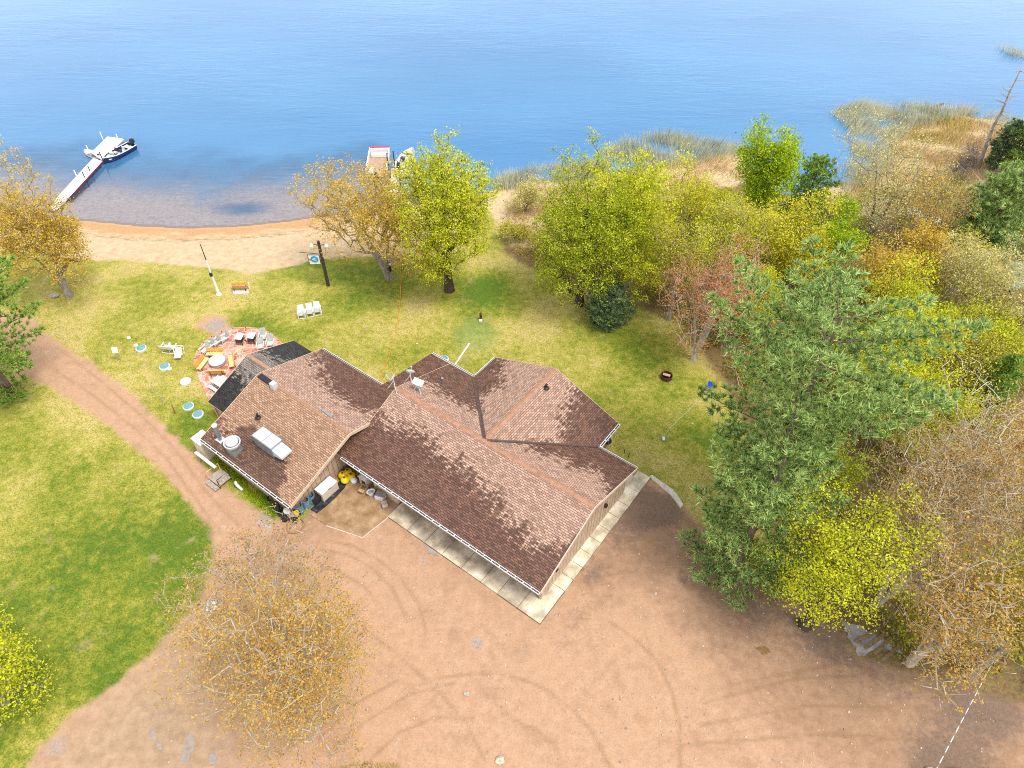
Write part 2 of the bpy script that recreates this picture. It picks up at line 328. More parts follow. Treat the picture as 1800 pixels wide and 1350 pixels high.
def build_ground():
    xs = np.concatenate([np.arange(-96, -36, .3), np.arange(-36, 48, .15), np.arange(48, 112.2, .3)]); ys = np.concatenate([np.arange(4, 9, .3), np.arange(9, 48, .15), np.arange(48, 126.2, .3)])
    X, Y = np.meshgrid(xs, ys); X = X.ravel(); Y = Y.ravel(); s = sdf(LAND, X, Y); Z = height(X, Y)
    Z += np.where(s > 8, .03 * np.sin(X * .55 + 1.3 * np.sin(Y * .4)) * np.sin(Y * .47), 0) * 0.8 - .0
    nx, ny = len(xs), len(ys)
    q = lambda sd, w=4.: np.clip(.5 + sd / w, 0, 1)
    A = {}
    A['dirt'] = q(np.maximum(sdf(LOT(DIRT_PX), X, Y), sdf(LOT([(343, 574), (358, 556), (396, 557), (410, 578), (392, 592), (370, 587)]), X, Y))); sb = sdf(LOT(BEACH_PX), X, Y); A['beach'] = q(np.where(s < 3, np.maximum(sb, np.where((X < -2) & (s < 1), 2., -9.)), sb)); A['litter'] = q(np.maximum(sdf(LOT(LITTER_PX), X, Y), np.where(X > 62, 3., -9.)), 6)
    A['marsh'] = q(np.maximum(sdf(LOT(MARSH_PX), X, Y), sdf(LOT(MARSH2_PX), X, Y)), 5)
    A['wet'] = np.clip(1.15 - s / 3.2, 0, 1) * (X < 10)
    spots = lambda L, fy=1.: np.clip(sum(k * np.exp(-((X - gp(x, y)[0]) ** 2 + (Y - gp(x, y)[1]) ** 2) / r ** 2) for x, y, r, k in L), 0, 1)
    A['dark'] = spots(DARKS); A['gravel'] = spots(GRAVELS); A['lush_shade'] = np.clip(.25 + spots(LUSH_SHADE), 0, 1)
    A['browner'] = spots([(1300, 1060, 5, .75), (1560, 1235, 6, .7), (1740, 1290, 6, .8), (1170, 930, 4, .8), (1060, 1010, 3, .5), (1420, 1150, 5, .55), (620, 900, 3, .4), (330, 1300, 4, .5), (500, 945, 3, .45)]); A['tan'] = np.clip(q(sdf(LOT([(40, 1360), (180, 1220), (310, 1110), (345, 1180), (420, 1260), (430, 1400), (60, 1420)]), X, Y), 6) * 1.2 - .1, 0, 1)  # wide browner soil patches; those by the lodge corner are wet
    mc = gp(836, 588); A['mint'] = np.clip(1.6 - np.hypot((X - mc[0]) / 1.45, (Y - mc[1]) / 1.75), 0, 1) ** .6
    A['track'] = np.max([np.exp(-(pdist(LOT(T), X, Y) / .105) ** 2) for T in TRACKS], 0)
    reg = np.zeros(len(X), int)             # 0 lawn, 1 dirt_lot, 2 beach, 3 forest_floor, 4 marsh_bank, 5 lakebed
    reg[A['litter'] > .5] = 3; reg[A['marsh'] > .5] = 4; reg[A['beach'] > .5] = 2; reg[A['dirt'] > .5] = 1; reg[s < -.3] = 5
    i = (np.arange(ny - 1)[:, None] * nx + np.arange(nx - 1)[None, :]).ravel()
    Q = np.stack([i, i + 1, i + 1 + nx, i + nx], 1); fr = reg[i]
    names = ['lawn', 'dirt_lot', 'beach', 'forest_floor', 'marsh_bank', 'lakebed']
    for k, nm in enumerate(names):
        f = Q[fr == k]
        if not len(f): continue
        used, inv = np.unique(f, return_inverse=True); inv = inv.reshape(f.shape)
        me = bpy.data.meshes.new(nm); me.vertices.add(len(used)); me.vertices.foreach_set('co', np.stack([X[used], Y[used], Z[used]], 1).ravel())
        me.loops.add(inv.size); me.loops.foreach_set('vertex_index', inv.ravel().astype(np.int32)); me.polygons.add(len(f)); me.polygons.foreach_set('loop_start', np.arange(0, inv.size, 4, dtype=np.int32))
        me.polygons.foreach_set('use_smooth', np.ones(len(f), bool)); me.update(calc_edges=True)
        if k < 5:
            for an, av in A.items(): me.attributes.new(an, 'FLOAT', 'POINT').data.foreach_set('value', av[used].astype(np.float32))
        else: me.attributes.new('depth', 'FLOAT', 'POINT').data.foreach_set('value', (-s[used]).astype(np.float32))
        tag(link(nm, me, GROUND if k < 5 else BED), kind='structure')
    # far ground around, butted to the sheet
    m = MB(); x0, x1, y0, y1 = xs[0], xs[-1], ys[0], ys[-1]; B = 900
    m.add([(-B, -B, 0), (B, -B, 0), (B, y0, 0), (-B, y0, 0)], [(0, 1, 2, 3)]); m.add([(-B, y0, 0), (x0, y0, 0), (x0, 62, 0), (-B, 62, 0)], [(0, 1, 2, 3)]); m.add([(x1, y0, 0), (B, y0, 0), (B, 98, 0), (x1, 98, 0)], [(0, 1, 2, 3)])
    o = m.build('ground', GROUND); tag(o, kind='structure')
def bed_material():
    t = NT('lakebed_sand'); P = t.pos(); n = t.noise(P, .55, 6, .65)
    dp = t.math('ADD', t.attr('depth'), t.math('MULTIPLY', t.math('SUBTRACT', n, .5), 13.))
    sand = t.ramp(t.noise(P, 2.5, 6, .75), [(.25, (.30, .22, .17)), (.5, (.55, .42, .32)), (.8, (.72, .58, .46))])
    depth_tint = t.ramp(n, [(.3, (.08, .24, .48)), (.7, (.14, .32, .54))])  # bed turns bluer with depth, painting in the light deep water absorbs
    c = t.mix(t.mr(dp, 5., 19.), sand, depth_tint)
    hole = gp(425, 360); dd = t.n('VectorMath', {0: t.scale(P, (.55, 1, 1)), 1: (hole[0] * .55, hole[1], hole[2])}, operation='DISTANCE').outputs['Value']
    c = t.mix(t.mr(t.math('ADD', dd, t.math('MULTIPLY', n, 1.6)), 1.2, 3.4, .8, 0), c, (.05, .12, .25))
    return t.pbsdf(c, .9, 0, .1)
BED = bed_material()
build_ground()

# ------------------------------------------------------------------ lake
def lake_material():
    t = NT('lake_water'); P = t.pos()
    w1 = t.noise(t.n('Mapping', {'Vector': P, 'Rotation': (0, 0, R(-12)), 'Scale': (.22, 1.0, 1)}).outputs[0], .9, 5, .6, .6)
    w2 = t.noise(t.n('Mapping', {'Vector': P, 'Rotation': (0, 0, R(20)), 'Scale': (.35, 1.4, 1)}).outputs[0], 2.0, 2, .5, .3)
    calm = t.mr(t.noise(t.scale(P, (.6, 1.2, 1)), .045, 4, .6), .35, .65, .35, 1.)
    h = t.math('MULTIPLY', t.math('ADD', t.math('MULTIPLY', w1, 1.2), t.math('MULTIPLY', w2, .28)), calm)
    nrm = t.bump(h, .24, .22)
    body = t.n('BsdfDiffuse', {'Color': t.ramp(t.noise(t.scale(P, (.5, 1, 1)), .05, 3), [(.3, (.048, .175, .36)), (.7, (.068, .22, .42))]), 'Normal': nrm}).outputs[0]  # blue also paints in sky reflection that the gloss leaves too weak
    clear = t.n('BsdfTransparent', {'Color': (.86, .90, .97)}).outputs[0]
    dp = t.math('ADD', t.attr('depth'), t.math('MULTIPLY', t.math('SUBTRACT', t.noise(P, .12, 5, .6), .5), 14.))
    under = t.n('MixShader', {0: t.mr(dp, 4., 19., .2, 1.), 1: clear, 2: body}).outputs[0]
    gl = t.n('BsdfGlossy', {'Color': (1, 1, 1), 'Roughness': .12, 'Normal': nrm}).outputs[0]
    fr = t.n('Fresnel', {'IOR': 1.43, 'Normal': nrm}).outputs[0]
    s = t.n('MixShader', {0: fr, 1: under, 2: gl}).outputs[0]
    t.t.links.new(s, t.out.inputs[0]); return t.m
def build_lake():
    xs = np.arange(-120, 140.1, 2.); ys = np.arange(46, 200.1, 2.); X, Y = np.meshgrid(xs, ys); nx, ny = len(xs), len(ys)
    s = sdf(LAND, X.ravel(), Y.ravel())
    V = np.stack([X.ravel(), Y.ravel(), np.full(X.size, LAKE)], 1); i = (np.arange(ny - 1)[:, None] * nx + np.arange(nx - 1)[None, :]).ravel()
    Q = [tuple(q) for q in np.stack([i, i + 1, i + 1 + nx, i + nx], 1).tolist()]
    m = MB(); m.add(V, Q); B = 3000
    m.add([(-B, 46, LAKE), (-120, 46, LAKE), (-120, 200, LAKE), (-B, 200, LAKE)], [(0, 1, 2, 3)]); m.add([(140, 46, LAKE), (B, 46, LAKE), (B, 200, LAKE), (140, 200, LAKE)], [(0, 1, 2, 3)]); m.add([(-B, 200, LAKE), (B, 200, LAKE), (B, B, LAKE), (-B, B, LAKE)], [(0, 1, 2, 3)])
    o = m.build('lake', lake_material(), smooth=True); d = np.concatenate([-s + np.clip((X.ravel() + 17) * 2.6, 0, 26) * (s < 0), np.full(12, 60.)]).astype(np.float32)
    o.data.attributes.new('depth', 'FLOAT', 'POINT').data.foreach_set('value', d); tag(o, kind='structure')
build_lake()
# ------------------------------------------------------------------ the lodge
YAW = R(-36.2813); BO = np.array([1.902, 21.150])
BU = np.array([math.cos(YAW), math.sin(YAW)]); BV = np.array([-math.sin(YAW), math.cos(YAW)])
def bw(u, v, z=0.): return np.array([BO[0] + u * BU[0] + v * BV[0], BO[1] + u * BU[1] + v * BV[1], z])
def bl(px, py, z=0.):                      # survey point in the lodge's own axes
    for _ in range(12):
        zz = z(*l[:2]) if callable(z) and _ else (2.5 if callable(z) else z)
        p = at(px, py, zz); d = p[:2] - BO; l = np.array([d @ BU, d @ BV, zz])
    return l
def shingles(name, dry, wet, dry2, wet2, row=.145, grey=None):
    t = NT(name); uv = t.uv()
    def brick(c1, c2, mort):
        return t.n('TexBrick', {'Vector': uv, 'Color1': c1, 'Color2': c2, 'Mortar': mort, 'Scale': 1., 'Mortar Size': .02, 'Mortar Smooth': .3, 'Bias': 0., 'Brick Width': .31, 'Row Height': row}, offset=.5).outputs['Color']
    rnd = brick((0, 0, 0), (1, 1, 1), (.5, .5, .5))
    streak = t.noise(t.scale(uv, (3.0, .11, 1)), 1.2, 6, .72); blot = t.noise(uv, .45, 4, .6); fleck = t.noise(uv, 9, 3, .7)
    d = t.math('ADD', t.attr('dry'), t.math('ADD', t.math('MULTIPLY', t.math('SUBTRACT', streak, .5), 5.4), t.math('MULTIPLY', t.math('SUBTRACT', blot, .5), 1.0)))
    d = t.math('ADD', d, t.math('MULTIPLY', t.math('SUBTRACT', rnd, .5), 1.2)); d = t.math('ADD', d, t.math('MULTIPLY', t.math('SUBTRACT', fleck, .5), 1.6))
    f = t.mr(d, -.5, .5)
    k = lambda c, s: tuple(x * s for x in c)
    cd = brick(k(dry, .8), k(dry2, 1.1), k(dry, .3)); cw = brick(k(wet, .8), k(wet2, 1.15), k(wet, .4))
    cd = t.mix(t.mr(t.noise(uv, 6, 3, .7), .3, .7, 0, .35), cd, k(dry, .62)); cw = t.mix(t.mr(t.noise(uv, 7, 3, .7), .56, .72, 0, .5), cw, k(dry2, .55))
    c = t.mix(f, cw, cd)
    sh = t.n('TexWave', {'Vector': uv, 'Scale': 1 / row / 6.2832 * 3.14159 * 2, 'Distortion': 0.}, bands_direction='Y', wave_profile='SAW').outputs['Fac']
    rough = t.mr(f, 0, 1, .55, .9)
    return t.pbsdf(c, rough, 0, .25, t.bump(t.math('ADD', t.math('MULTIPLY', sh, .3), t.math('ADD', t.math('MULTIPLY', rnd, .35), t.math('MULTIPLY', fleck, .5))), .5, .03))
SH_MAIN = shingles('roof_shingles', (.41, .255, .188), (.12, .062, .045), (.55, .365, .28), (.195, .10, .068))
SH_KITCHEN = shingles('kitchen_shingles', (.38, .225, .145), (.12, .066, .048), (.51, .32, .21), (.19, .105, .068))
SH_DARK = shingles('porch_shingles', (.20, .17, .15), (.022, .021, .022), (.31, .265, .23), (.04, .038, .036))
WHITE = simple('white_trim', (.78, .77, .78), .5, var=.06, dirt=.25, dirtcol=(.45, .4, .36)); FASCIA = simple('beige_trim', (.60, .46, .34), .6, var=.1, dirt=.3)
DARKIN = simple('gutter_dark', (.03, .028, .03), .6); RIDGE = simple('ridge_cap_orange', (.37, .20, .125), .85, var=.18, sc=3, dirt=.3, dirtcol=(.2, .1, .06))
VALLEY = simple('valley_dark', (.085, .055, .045), .6, var=.3); METAL = simple('galvanised', (.33, .38, .41), .35, .55, .5, var=.14, dirt=.25, dirtcol=(.3, .28, .26)); METALW = simple('light_metal', (.58, .61, .63), .45, .15, var=.08, dirt=.2, dirtcol=(.45, .42, .4))
BLACK = simple('black_plastic', (.018, .018, .022), .45, var=.3); DARKMETAL = simple('dark_metal', (.05, .05, .06), .4, .4)
def siding():
    t = NT('board_siding'); o = t.obj(); s = t.n('SeparateXYZ', {0: o})
    a = t.math('ADD', s.outputs[0], s.outputs[1]); w = t.math('FRACT', t.math('MULTIPLY', a, 2.4)); g = t.mr(t.math('ABSOLUTE', t.math('SUBTRACT', w, .5)), .44, .47)
    c = t.mix(t.mr(t.noise(t.scale(o, (1, 1, .3)), 3, 5), .3, .7), (.40, .29, .205), (.53, .40, .29)); c = t.mix(g, c, (.2, .14, .1))
    return t.pbsdf(c, .75, 0, .2, t.bump(t.math('SUBTRACT', 1., g), .6, .02))
SIDING = siding()
def stonewall():
    t = NT('field_stone'); v = t.n('TexVoronoi', {'Vector': t.obj(), 'Scale': 2.6}, feature='DISTANCE_TO_EDGE').outputs[0]; v2 = t.n('TexVoronoi', {'Vector': t.obj(), 'Scale': 2.6}).outputs['Color']
    c = t.mix(t.n('SeparateColor', {0: v2}).outputs[0], (.40, .30, .2), (.62, .50, .36)); c = t.mix(t.mr(v, .02, .06), (.7, .62, .5), c); c = t.mix(t.mr(t.noise(t.obj(), 3, 4), .6, .7), c, (.15, .11, .1))
    return t.pbsdf(c, .85, 0, .2, t.bump(v, .5, .05))
STONEW = stonewall()
GLASS = simple('window_glass', (.03, .04, .05), .08, 0, .6, var=.2)
LODGE = empty('lodge', (BO[0], BO[1], 0), YAW, 'brown shingled lodge with several joined gable roofs beside the sandy lot', 'lodge')
def lerp_tab(tab, x):
    return float(np.interp(x, [a for a, _ in tab], [b for _, b in tab]))
def roof(name, poly, zf, mat, along, down, dryf, parent, trim=FASCIA, thick=.16, label=None):
    bm = bmesh.new(); f = bm.faces.new([bm.verts.new((u, v, zf(u, v))) for u, v in poly])
    us = [p[0] for p in poly]; vs = [p[1] for p in poly]
    for ax, (a, b) in ((0, (min(us), max(us))), (1, (min(vs), max(vs)))):
        k = math.ceil(a) + .013
        while k < b:
            bmesh.ops.bisect_plane(bm, geom=bm.verts[:] + bm.edges[:] + bm.faces[:], plane_co=(k, 0, 0) if ax == 0 else (0, k, 0), plane_no=(1, 0, 0) if ax == 0 else (0, 1, 0)); k += 1.
    bm.normal_update()
    for f in bm.faces:
        if f.normal.z < 0: f.normal_flip()
    bm.verts.index_update(); vs_ = [tuple(v.co) for v in bm.verts]; fs = [[v.index for v in f.verts] for f in bm.faces]
    be = [(e.verts[0].index, e.verts[1].index) for e in bm.edges if len(e.link_faces) == 1]; bm.free()
    m = MB(); n = len(vs_); m.add(vs_, fs, 0); m.add([(x, y, z - thick) for x, y, z in vs_], [f[::-1] for f in fs], 1)
    o2 = [f for a, b in be for f in [(a, b, b + n, a + n)]]; m.f += o2; m.mi += [1] * len(o2)
    me = m.mesh(name); uvl = me.uv_layers.new(name='UVMap'); at_ = me.attributes.new('dry', 'FLOAT', 'POINT')
    V = np.array(m.v); A = V[:, along]; D = np.array([down(u, v) for u, v, _ in m.v]); k = math.sqrt(1 + .383 ** 2)
    li = np.empty(len(me.loops), np.int32); me.loops.foreach_get('vertex_index', li); uvl.data.foreach_set('uv', np.stack([A[li], D[li] * k], 1).ravel().astype(np.float32))
    at_.data.foreach_set('value', np.array([dryf(u, v) for u, v, _ in m.v], np.float32))
    o = link(name, me, [mat, trim], parent)
    if label: o['label'] = label
    return o
ML, MW, ME, MR = 17.44, 11.96, 2.70, 4.99; MV = MW / 2; WA, WB, WV = -14.92, -3.22, 14.79; WM = (WA + WB) / 2
LA, LB, LV0, LV1, LE, LR, LM_ = -27.18, -17.38, -5.02, 7.02, 2.51, 4.50, 1.0
DA, DV0, DV1, DE, DR, DM = -30.12, -2.26, 6.46, 2.2, 3.92, 2.12
zM = lambda u, v: MR - (MR - ME) * abs(v - MV) / MV
zW = lambda u, v: MR - (MR - ME) * abs(u - WM) / (WB - WM)
zL = lambda u, v: LR - (LR - LE) * abs(v - LM_) / (LV1 - LM_)
zD = lambda u, v: DR - (DR - DE) * abs(v - DM) / (DV1 - DM)
fM = [(-17.5, 2.2), (-15.5, 2.2), (-13.5, 1.7), (-11.5, 2.3), (-9.5, 1.9), (-7, 2.5), (-4.5, 3.1), (-2.2, 4.0), (-1, 3.4), (0, 2.4)]
MROOF = roof('main_roof', [(-18.25, 0), (0, 0), (0, MV), (-17.44, MV), (-17.44, 2.99), (-18.25, 2.85)], zM, SH_MAIN, 0, lambda u, v: abs(v - MV), lambda u, v: lerp_tab(fM, u) - (MV - v), LODGE)
bM = [(-17.5, 2.3), (-15, 2.0), (-12, 2.6), (-9.1, 1.6), (-7, 2.0), (-4, 2.4), (-1.5, 3.6), (0, 1.6)]
roof('rear_roof', [(-17.44, MV), (WM, MV), (WA, MW), (-17.44, MW)], zM, SH_MAIN, 0, lambda u, v: abs(v - MV), lambda u, v: lerp_tab(bM, u) - (v - MV), LODGE, WHITE)
roof('rear_roof', [(WM, MV), (0, MV), (0, MW), (WB, MW)], zM, SH_MAIN, 0, lambda u, v: abs(v - MV), lambda u, v: lerp_tab(bM, u) - (v - MV), LODGE, WHITE)
wl = [(6, 1.2), (8, 2.4), (10, 3.2), (12, 2.9), (13.5, 4.2), (14.8, 4.9)]
roof('wing_roof', [(WM, MV), (WM, WV), (WA, WV), (WA, MW)], zW, SH_MAIN, 1, lambda u, v: abs(u - WM), lambda u, v: lerp_tab(wl, v) - (WM - u), LODGE, WHITE)
wr = [(6, 1.0), (8, 2.3), (10, 3.4), (12, 2.6), (14, 2.2), (14.8, 1.6)]
roof('wing_roof', [(WM, WV), (WM, MV), (WB, MW), (WB, WV)], zW, SH_MAIN, 1, lambda u, v: abs(u - WM), lambda u, v: lerp_tab(wr, v) - (u - WM), LODGE, WHITE)
lf = [(-27.2, 4.4), (-26, 5.4), (-24, 5.0), (-22.5, 5.4), (-19, 6.6), (-17, 7.2)]
def dry_L(u, v):
    d = lerp_tab(lf, u) - (LM_ - v)
    for cu, cv, r in ((-21.2, -3.4, 1.3), (-22.6, -3.9, 1.5), (-24.3, -3.2, 1.1), (-20.2, -4.2, 1.2)): d -= 3.0 * math.exp(-((u - cu) ** 2 + (v - cv) ** 2) / r ** 2)
    return min(d, 2.2)
KR = roof('kitchen_roof', [(LA, LV0), (LB, LV0), (LB, LM_), (LA, LM_)], zL, SH_KITCHEN, 0, lambda u, v: abs(v - LM_), dry_L, LODGE)
lb = [(-27.2, 5.2), (-25.5, 4.2), (-23, 2.6), (-20, 2.2), (-17, 3.2)]
roof('kitchen_roof', [(LA, LM_), (LB, LM_), (LB, 3.2), (-17.0, 3.2), (-17.0, LV1), (LA, LV1)], zL, SH_MAIN, 0, lambda u, v: abs(v - LM_), lambda u, v: lerp_tab(lb, u) - (v - LM_), LODGE, WHITE)
roof('connector_roof', [(-20.29, LV1 - .35), (-17.2, LV1 - .35), (-17.2, MW + .1), (-19.55, MW + .1)], lambda u, v: 2.56 + .012 * (MW - v), SH_MAIN, 0, lambda u, v: MW - v, lambda u, v: -3.5, LODGE, WHITE, label='flat dark shingled roof between the two gables')
roof('porch_roof', [(DA, DV0), (-26.9, DV0), (-26.9, DM), (DA, DM)], zD, SH_DARK, 0, lambda u, v: abs(v - DM), lambda u, v: 2.1 - (DM - v) + .25 * (u + 28), LODGE, FASCIA, label='charcoal shingled porch roof with pale dry patch')
roof('porch_roof', [(DA, DM), (-26.9, DM), (-26.9, DV1), (DA, DV1)], zD, SH_DARK, 0, lambda u, v: abs(v - DM), lambda u, v: 1.5 - (v - DM) + .12 * (u + 28), LODGE, FASCIA, label='charcoal shingled porch roof, nearly black half')
def strip(name, pts, zf, w, mat, thick=.03, parent=LODGE, lift=.012):
    """a folded cap: pts is a ridge/valley line, laid on both slopes"""
    m = MB(); (u0, v0), (u1, v1) = pts; d = np.array([u1 - u0, v1 - v0]); d /= np.linalg.norm(d); nrm = np.array([-d[1], d[0]])
    sec = []
    for (u, v) in pts:
        row = []
        for k in (-w, 0, w):
            a, b = u + nrm[0] * k, v + nrm[1] * k; row.append((a, b, zf(a, b) + lift + thick))
        for k in (w, -w):
            a, b = u + nrm[0] * k, v + nrm[1] * k; row.append((a, b, zf(a, b) - .02))
        sec.append(row)
    m.add(sec[0] + sec[1], [(0, 1, 6, 5), (1, 2, 7, 6), (2, 3, 8, 7), (4, 0, 5, 9), (0, 4, 3, 2, 1)[::1], (5, 6, 7, 8, 9)])
    return m.build(name, mat, parent)
zMW = lambda u, v: max(zM(u, v), zW(u, v)) if v > MV else zM(u, v)
strip('ridge_cap', [(-17.45, MV), (-.02, MV)], zM, .19, RIDGE); strip('ridge_cap', [(WM, MV + .22), (WM, WV - .02)], zW, .19, RIDGE)
strip('ridge_cap', [(DA + .02, DM), (-27.0, DM)], zD, .16, simple("porch_ridge_boards", (.36, .22, .14), .8, var=.2), .05)
strip('ridge_cap', [(LA + .02, LM_), (LB - .02, LM_)], zL, .14, simple('kitchen_ridge', (.33, .19, .12), .85, var=.2))
strip('valley_flashing', [(WM - .12, MV + .14), (WA + .02, MW - .03)], zMW, .13, VALLEY); strip('valley_flashing', [(WM + .12, MV + .14), (WB - .02, MW - .03)], zMW, .10, VALLEY)
# gutters, fascias, walls
def gutter(name, a, b, z, dirn, hang=True, mat=WHITE, w=.13):
    """open trough along the eave from a to b (u,v); dirn is the outward normal"""
    a = np.array(a, float); b = np.array(b, float); n = np.array(dirn, float); m = MB(); L = np.linalg.norm(b - a); d = (b - a) / L; ang = math.atan2(d[1], d[0])
    c = (a + b) / 2; o = c + n * .02
    m.box((*(c + n * .015), z - .07), (L, .03, .2), ang); m.box((*(c + n * (.03 + w)), z - .05), (L, .03, .12), ang); m.box((*(c + n * (.03 + w / 2)), z - .10), (L, w - .03, .02), ang, mi=1)
    if hang:
        k = int(L / .62)
        for i in range(k + 1): m.box((*(a + d * L * i / k + n * (.03 + w / 2 - .0)), z + .012), (.05, w + .03, .02), ang)
    return m.build(name, [mat, DARKIN], LODGE)
gutter('gutter', (-17.5, 0), (0, 0), ME - .02, (0, -1)); gutter('gutter', (LA, LV0), (LB, LV0), LE - .02, (0, -1))
gutter('gutter', (-19.5, MW + .1), (WA - .16, MW + .1), ME - .1, (0, 1), False); gutter('gutter', (WA, MW + .28), (WA, WV), ME - .05, (-1, 0), False); gutter('gutter', (WB, MW + .2), (WB, WV), ME - .05, (1, 0), True)
gutter('gutter', (WB + .03, MW), (0, MW), ME - .05, (0, 1), False); gutter('gutter', (LA, LV1), (-20.3, LV1), LE - .05, (0, 1), False)
def rake(name, pts, zf, side, mat, w=.05, h=.22):
    m = MB(); 
    for (a, b) in zip(pts[:-1], pts[1:]):
        vs = []
        for (u, v) in (a, b):
            z = zf(u, v)
            for du, dz in ((0.002, .015), (w, .015), (w, -h), (0.002, -h)):
                vs.append((u + side[0] * du, v + side[1] * du, z + dz))
        m.add(vs, [(0, 1, 5, 4), (1, 2, 6, 5), (2, 3, 7, 6), (3, 0, 4, 7), (0, 3, 2, 1), (4, 5, 6, 7)])
    return m.build(name, mat, LODGE)
PINKW = simple('rake_trim', (.66, .54, .46), .6, var=.08, dirt=.2)
rake('fascia', [(0, 0), (0, MV), (0, MW)], zM, (1, 0), PINKW); rake('fascia', [(-17.44, 3.0), (-17.44, MV), (-17.44, MW)], zM, (-1, 0), FASCIA, .03, .16)
rake('fascia', [(LB, LV0), (LB, LM_), (LB, 2.9)], zL, (1, 0), FASCIA, .06, .26); rake('fascia', [(LA, LV0), (LA, LM_), (LA, LV1)], zL, (-1, 0), FASCIA, .04)
rake('fascia', [(WA, WV), (WM, WV), (WB, WV)], zW, (0, 1), simple('wing_rake_trim', (.50, .36, .30), .7), .04, .18); rake('fascia', [(DA, DV0), (DA, DM), (DA, DV1)], zD, (-1, 0), FASCIA, .04)
def wall(name, pts, mat, t=.14, label=None):
    """vertical panel: pts = outline [(u,v,z)...], thickened inwards a little along its normal"""
    P = [np.array(p, float) for p in pts]; n = np.cross(P[1] - P[0], P[2] - P[0]); n /= np.linalg.norm(n); k = len(P); m = MB()
    m.add(P + [p - n * t for p in P], [tuple(range(k)), tuple(range(k, 2 * k))[::-1]] + [(i, k + i, k + (i + 1) % k, (i + 1) % k) for i in range(k)])
    o = m.build(name, mat, LODGE)
    if label: o['label'] = label
    return o
g = .17
wall('wall', [(-.35, .7, 0), (-.35, MW - .6, 0), (-.35, MW - .6, zM(0, MW - .6) - g), (-.35, MV, MR - g), (-.35, .7, zM(0, .7) - g)], SIDING)               # right gable
wall('wall', [(-12.9, 2.2, 0), (-.5, 2.2, 0), (-.5, 2.2, 3.3), (-12.9, 2.2, 3.3)], SIDING)
wall('wall', [(-15.35, .62, 0), (-12.9, .62, 0), (-12.9, .62, zM(0, .62) - g), (-15.35, .62, zM(0, .62) - g)], STONEW, .2, 'stone faced wall panel under the front eave')
wall('wall', [(-12.9, .82, 0), (-12.9, 2.2, 0), (-12.9, 2.2, 3.2), (-12.9, .82, 2.8)], STONEW)
wall('wall', [(-18.25, 3.4, 0), (-15.35, 3.4, 0), (-15.35, 3.4, 3.8), (-18.25, 3.4, 3.8)], SIDING); wall('wall', [(-15.35, 3.4, 0), (-15.35, .82, 0), (-15.35, .82, 2.8), (-15.35, 3.4, 3.75)], SIDING)
wall('wall', [(WB - .5, MW - .6, 0), (WB - .5, WV - .4, 0), (WB - .5, WV - .4, 2.75), (WB - .5, MW - .6, 2.75)], SIDING); wall('wall', [(-.5, MW - .6, 0), (WB - .4, MW - .6, 0), (WB - .4, MW - .6, 2.72), (-.5, MW - .6, 2.72)], SIDING)
wall('wall', [(WB - .5, WV - .4, 0), (WA + .5, WV - .4, 0), (WA + .5, WV - .4, 2.75), (WM, WV - .4, MR - g), (WB - .5, WV - .4, 2.75)], SIDING); wall('wall', [(WA + .5, WV - .4, 0), (WA + .5, MW - .6, 0), (WA + .5, MW - .6, 2.75), (WA + .5, WV - .4, 2.75)], SIDING)
wall('wall', [(WA + .5, MW - .6, 0), (-19.3, MW - .6, 0), (-19.3, MW - .6, 2.4), (WA + .5, MW - .6, 2.4)], SIDING); wall('wall', [(-17.3, 5, 2.6), (-17.3, 3, 2.6), (-17.3, 3, zM(0, 3) - g), (-17.3, MV, MR - g), (-17.3, MW - .4, zM(0, MW - .4) - g), (-17.3, MW - .4, 2.6)], SIDING)
wall('wall', [(-18.3, LV0 + .5, 0), (-18.3, 3.4, 0), (-18.3, 3.4, zL(0, 3.4) - .2), (-18.3, LM_, LR - g), (-18.3, LV0 + .5, zL(0, LV0 + .5) - g)], SIDING)   # kitchen right gable
KW = wall('wall', [(LA + .5, LV0 + .42, 0), (-18.3, LV0 + .42, 0), (-18.3, LV0 + .42, 2.48), (LA + .5, LV0 + .42, 2.48)], SIDING)
wall('wall', [(LA + .5, LV1 - .5, 0), (LA + .5, LV0 + .5, 0), (LA + .5, LV0 + .5, 2.5), (LA + .5, LM_, LR - g), (LA + .5, LV1 - .5, 2.5)], SIDING); wall('wall', [(-17.3, LV1 - .5, 0), (LA + .5, LV1 - .5, 0), (LA + .5, LV1 - .5, 2.5), (-17.3, LV1 - .5, 2.5)], SIDING)
for v in (DV0 + .2, DM, DV1 - .2): MB().box((DA + .25, v, 1.04 if v != DM else 1.8), (.14, .14, 2.06 if v != DM else 3.6)).build('porch_post', FASCIA, LODGE)
for u in (-25.4, -23.2, -21.4, -19.6):       # windows and dark shutters of the kitchen front
    f = MB().box((u, LV0 + .405, 1.35), (1.0, .05, 1.0)).build('window', WHITE, LODGE); MB().box((u, LV0 + .385, 1.35), (.84, .04, .84)).build('pane', GLASS, f)
for u in (-20.6, -18.9): MB().box((u, LV0 + .36, 1.0), (.22, .1, 1.9)).build('downspout', simple('brown_pipe', (.17, .11, .085), .6), LODGE)
dr = MB().box((-6.2, 2.17, 1.05), (1.0, .07, 2.1)).build('door', simple('door_brown', (.2, .1, .06), .6), LODGE); MB().box((-5.85, 2.11, 1.0), (.06, .06, .16)).build('handle', METAL, dr)
for v in (2.2, 8.3):
    l_ = MB().box((-.25, v, 2.15), (.22, .26, .3), taper=.7).build('wall_lamp', BLACK, LODGE); l_['label'] = 'small black wall lantern on the right gable'
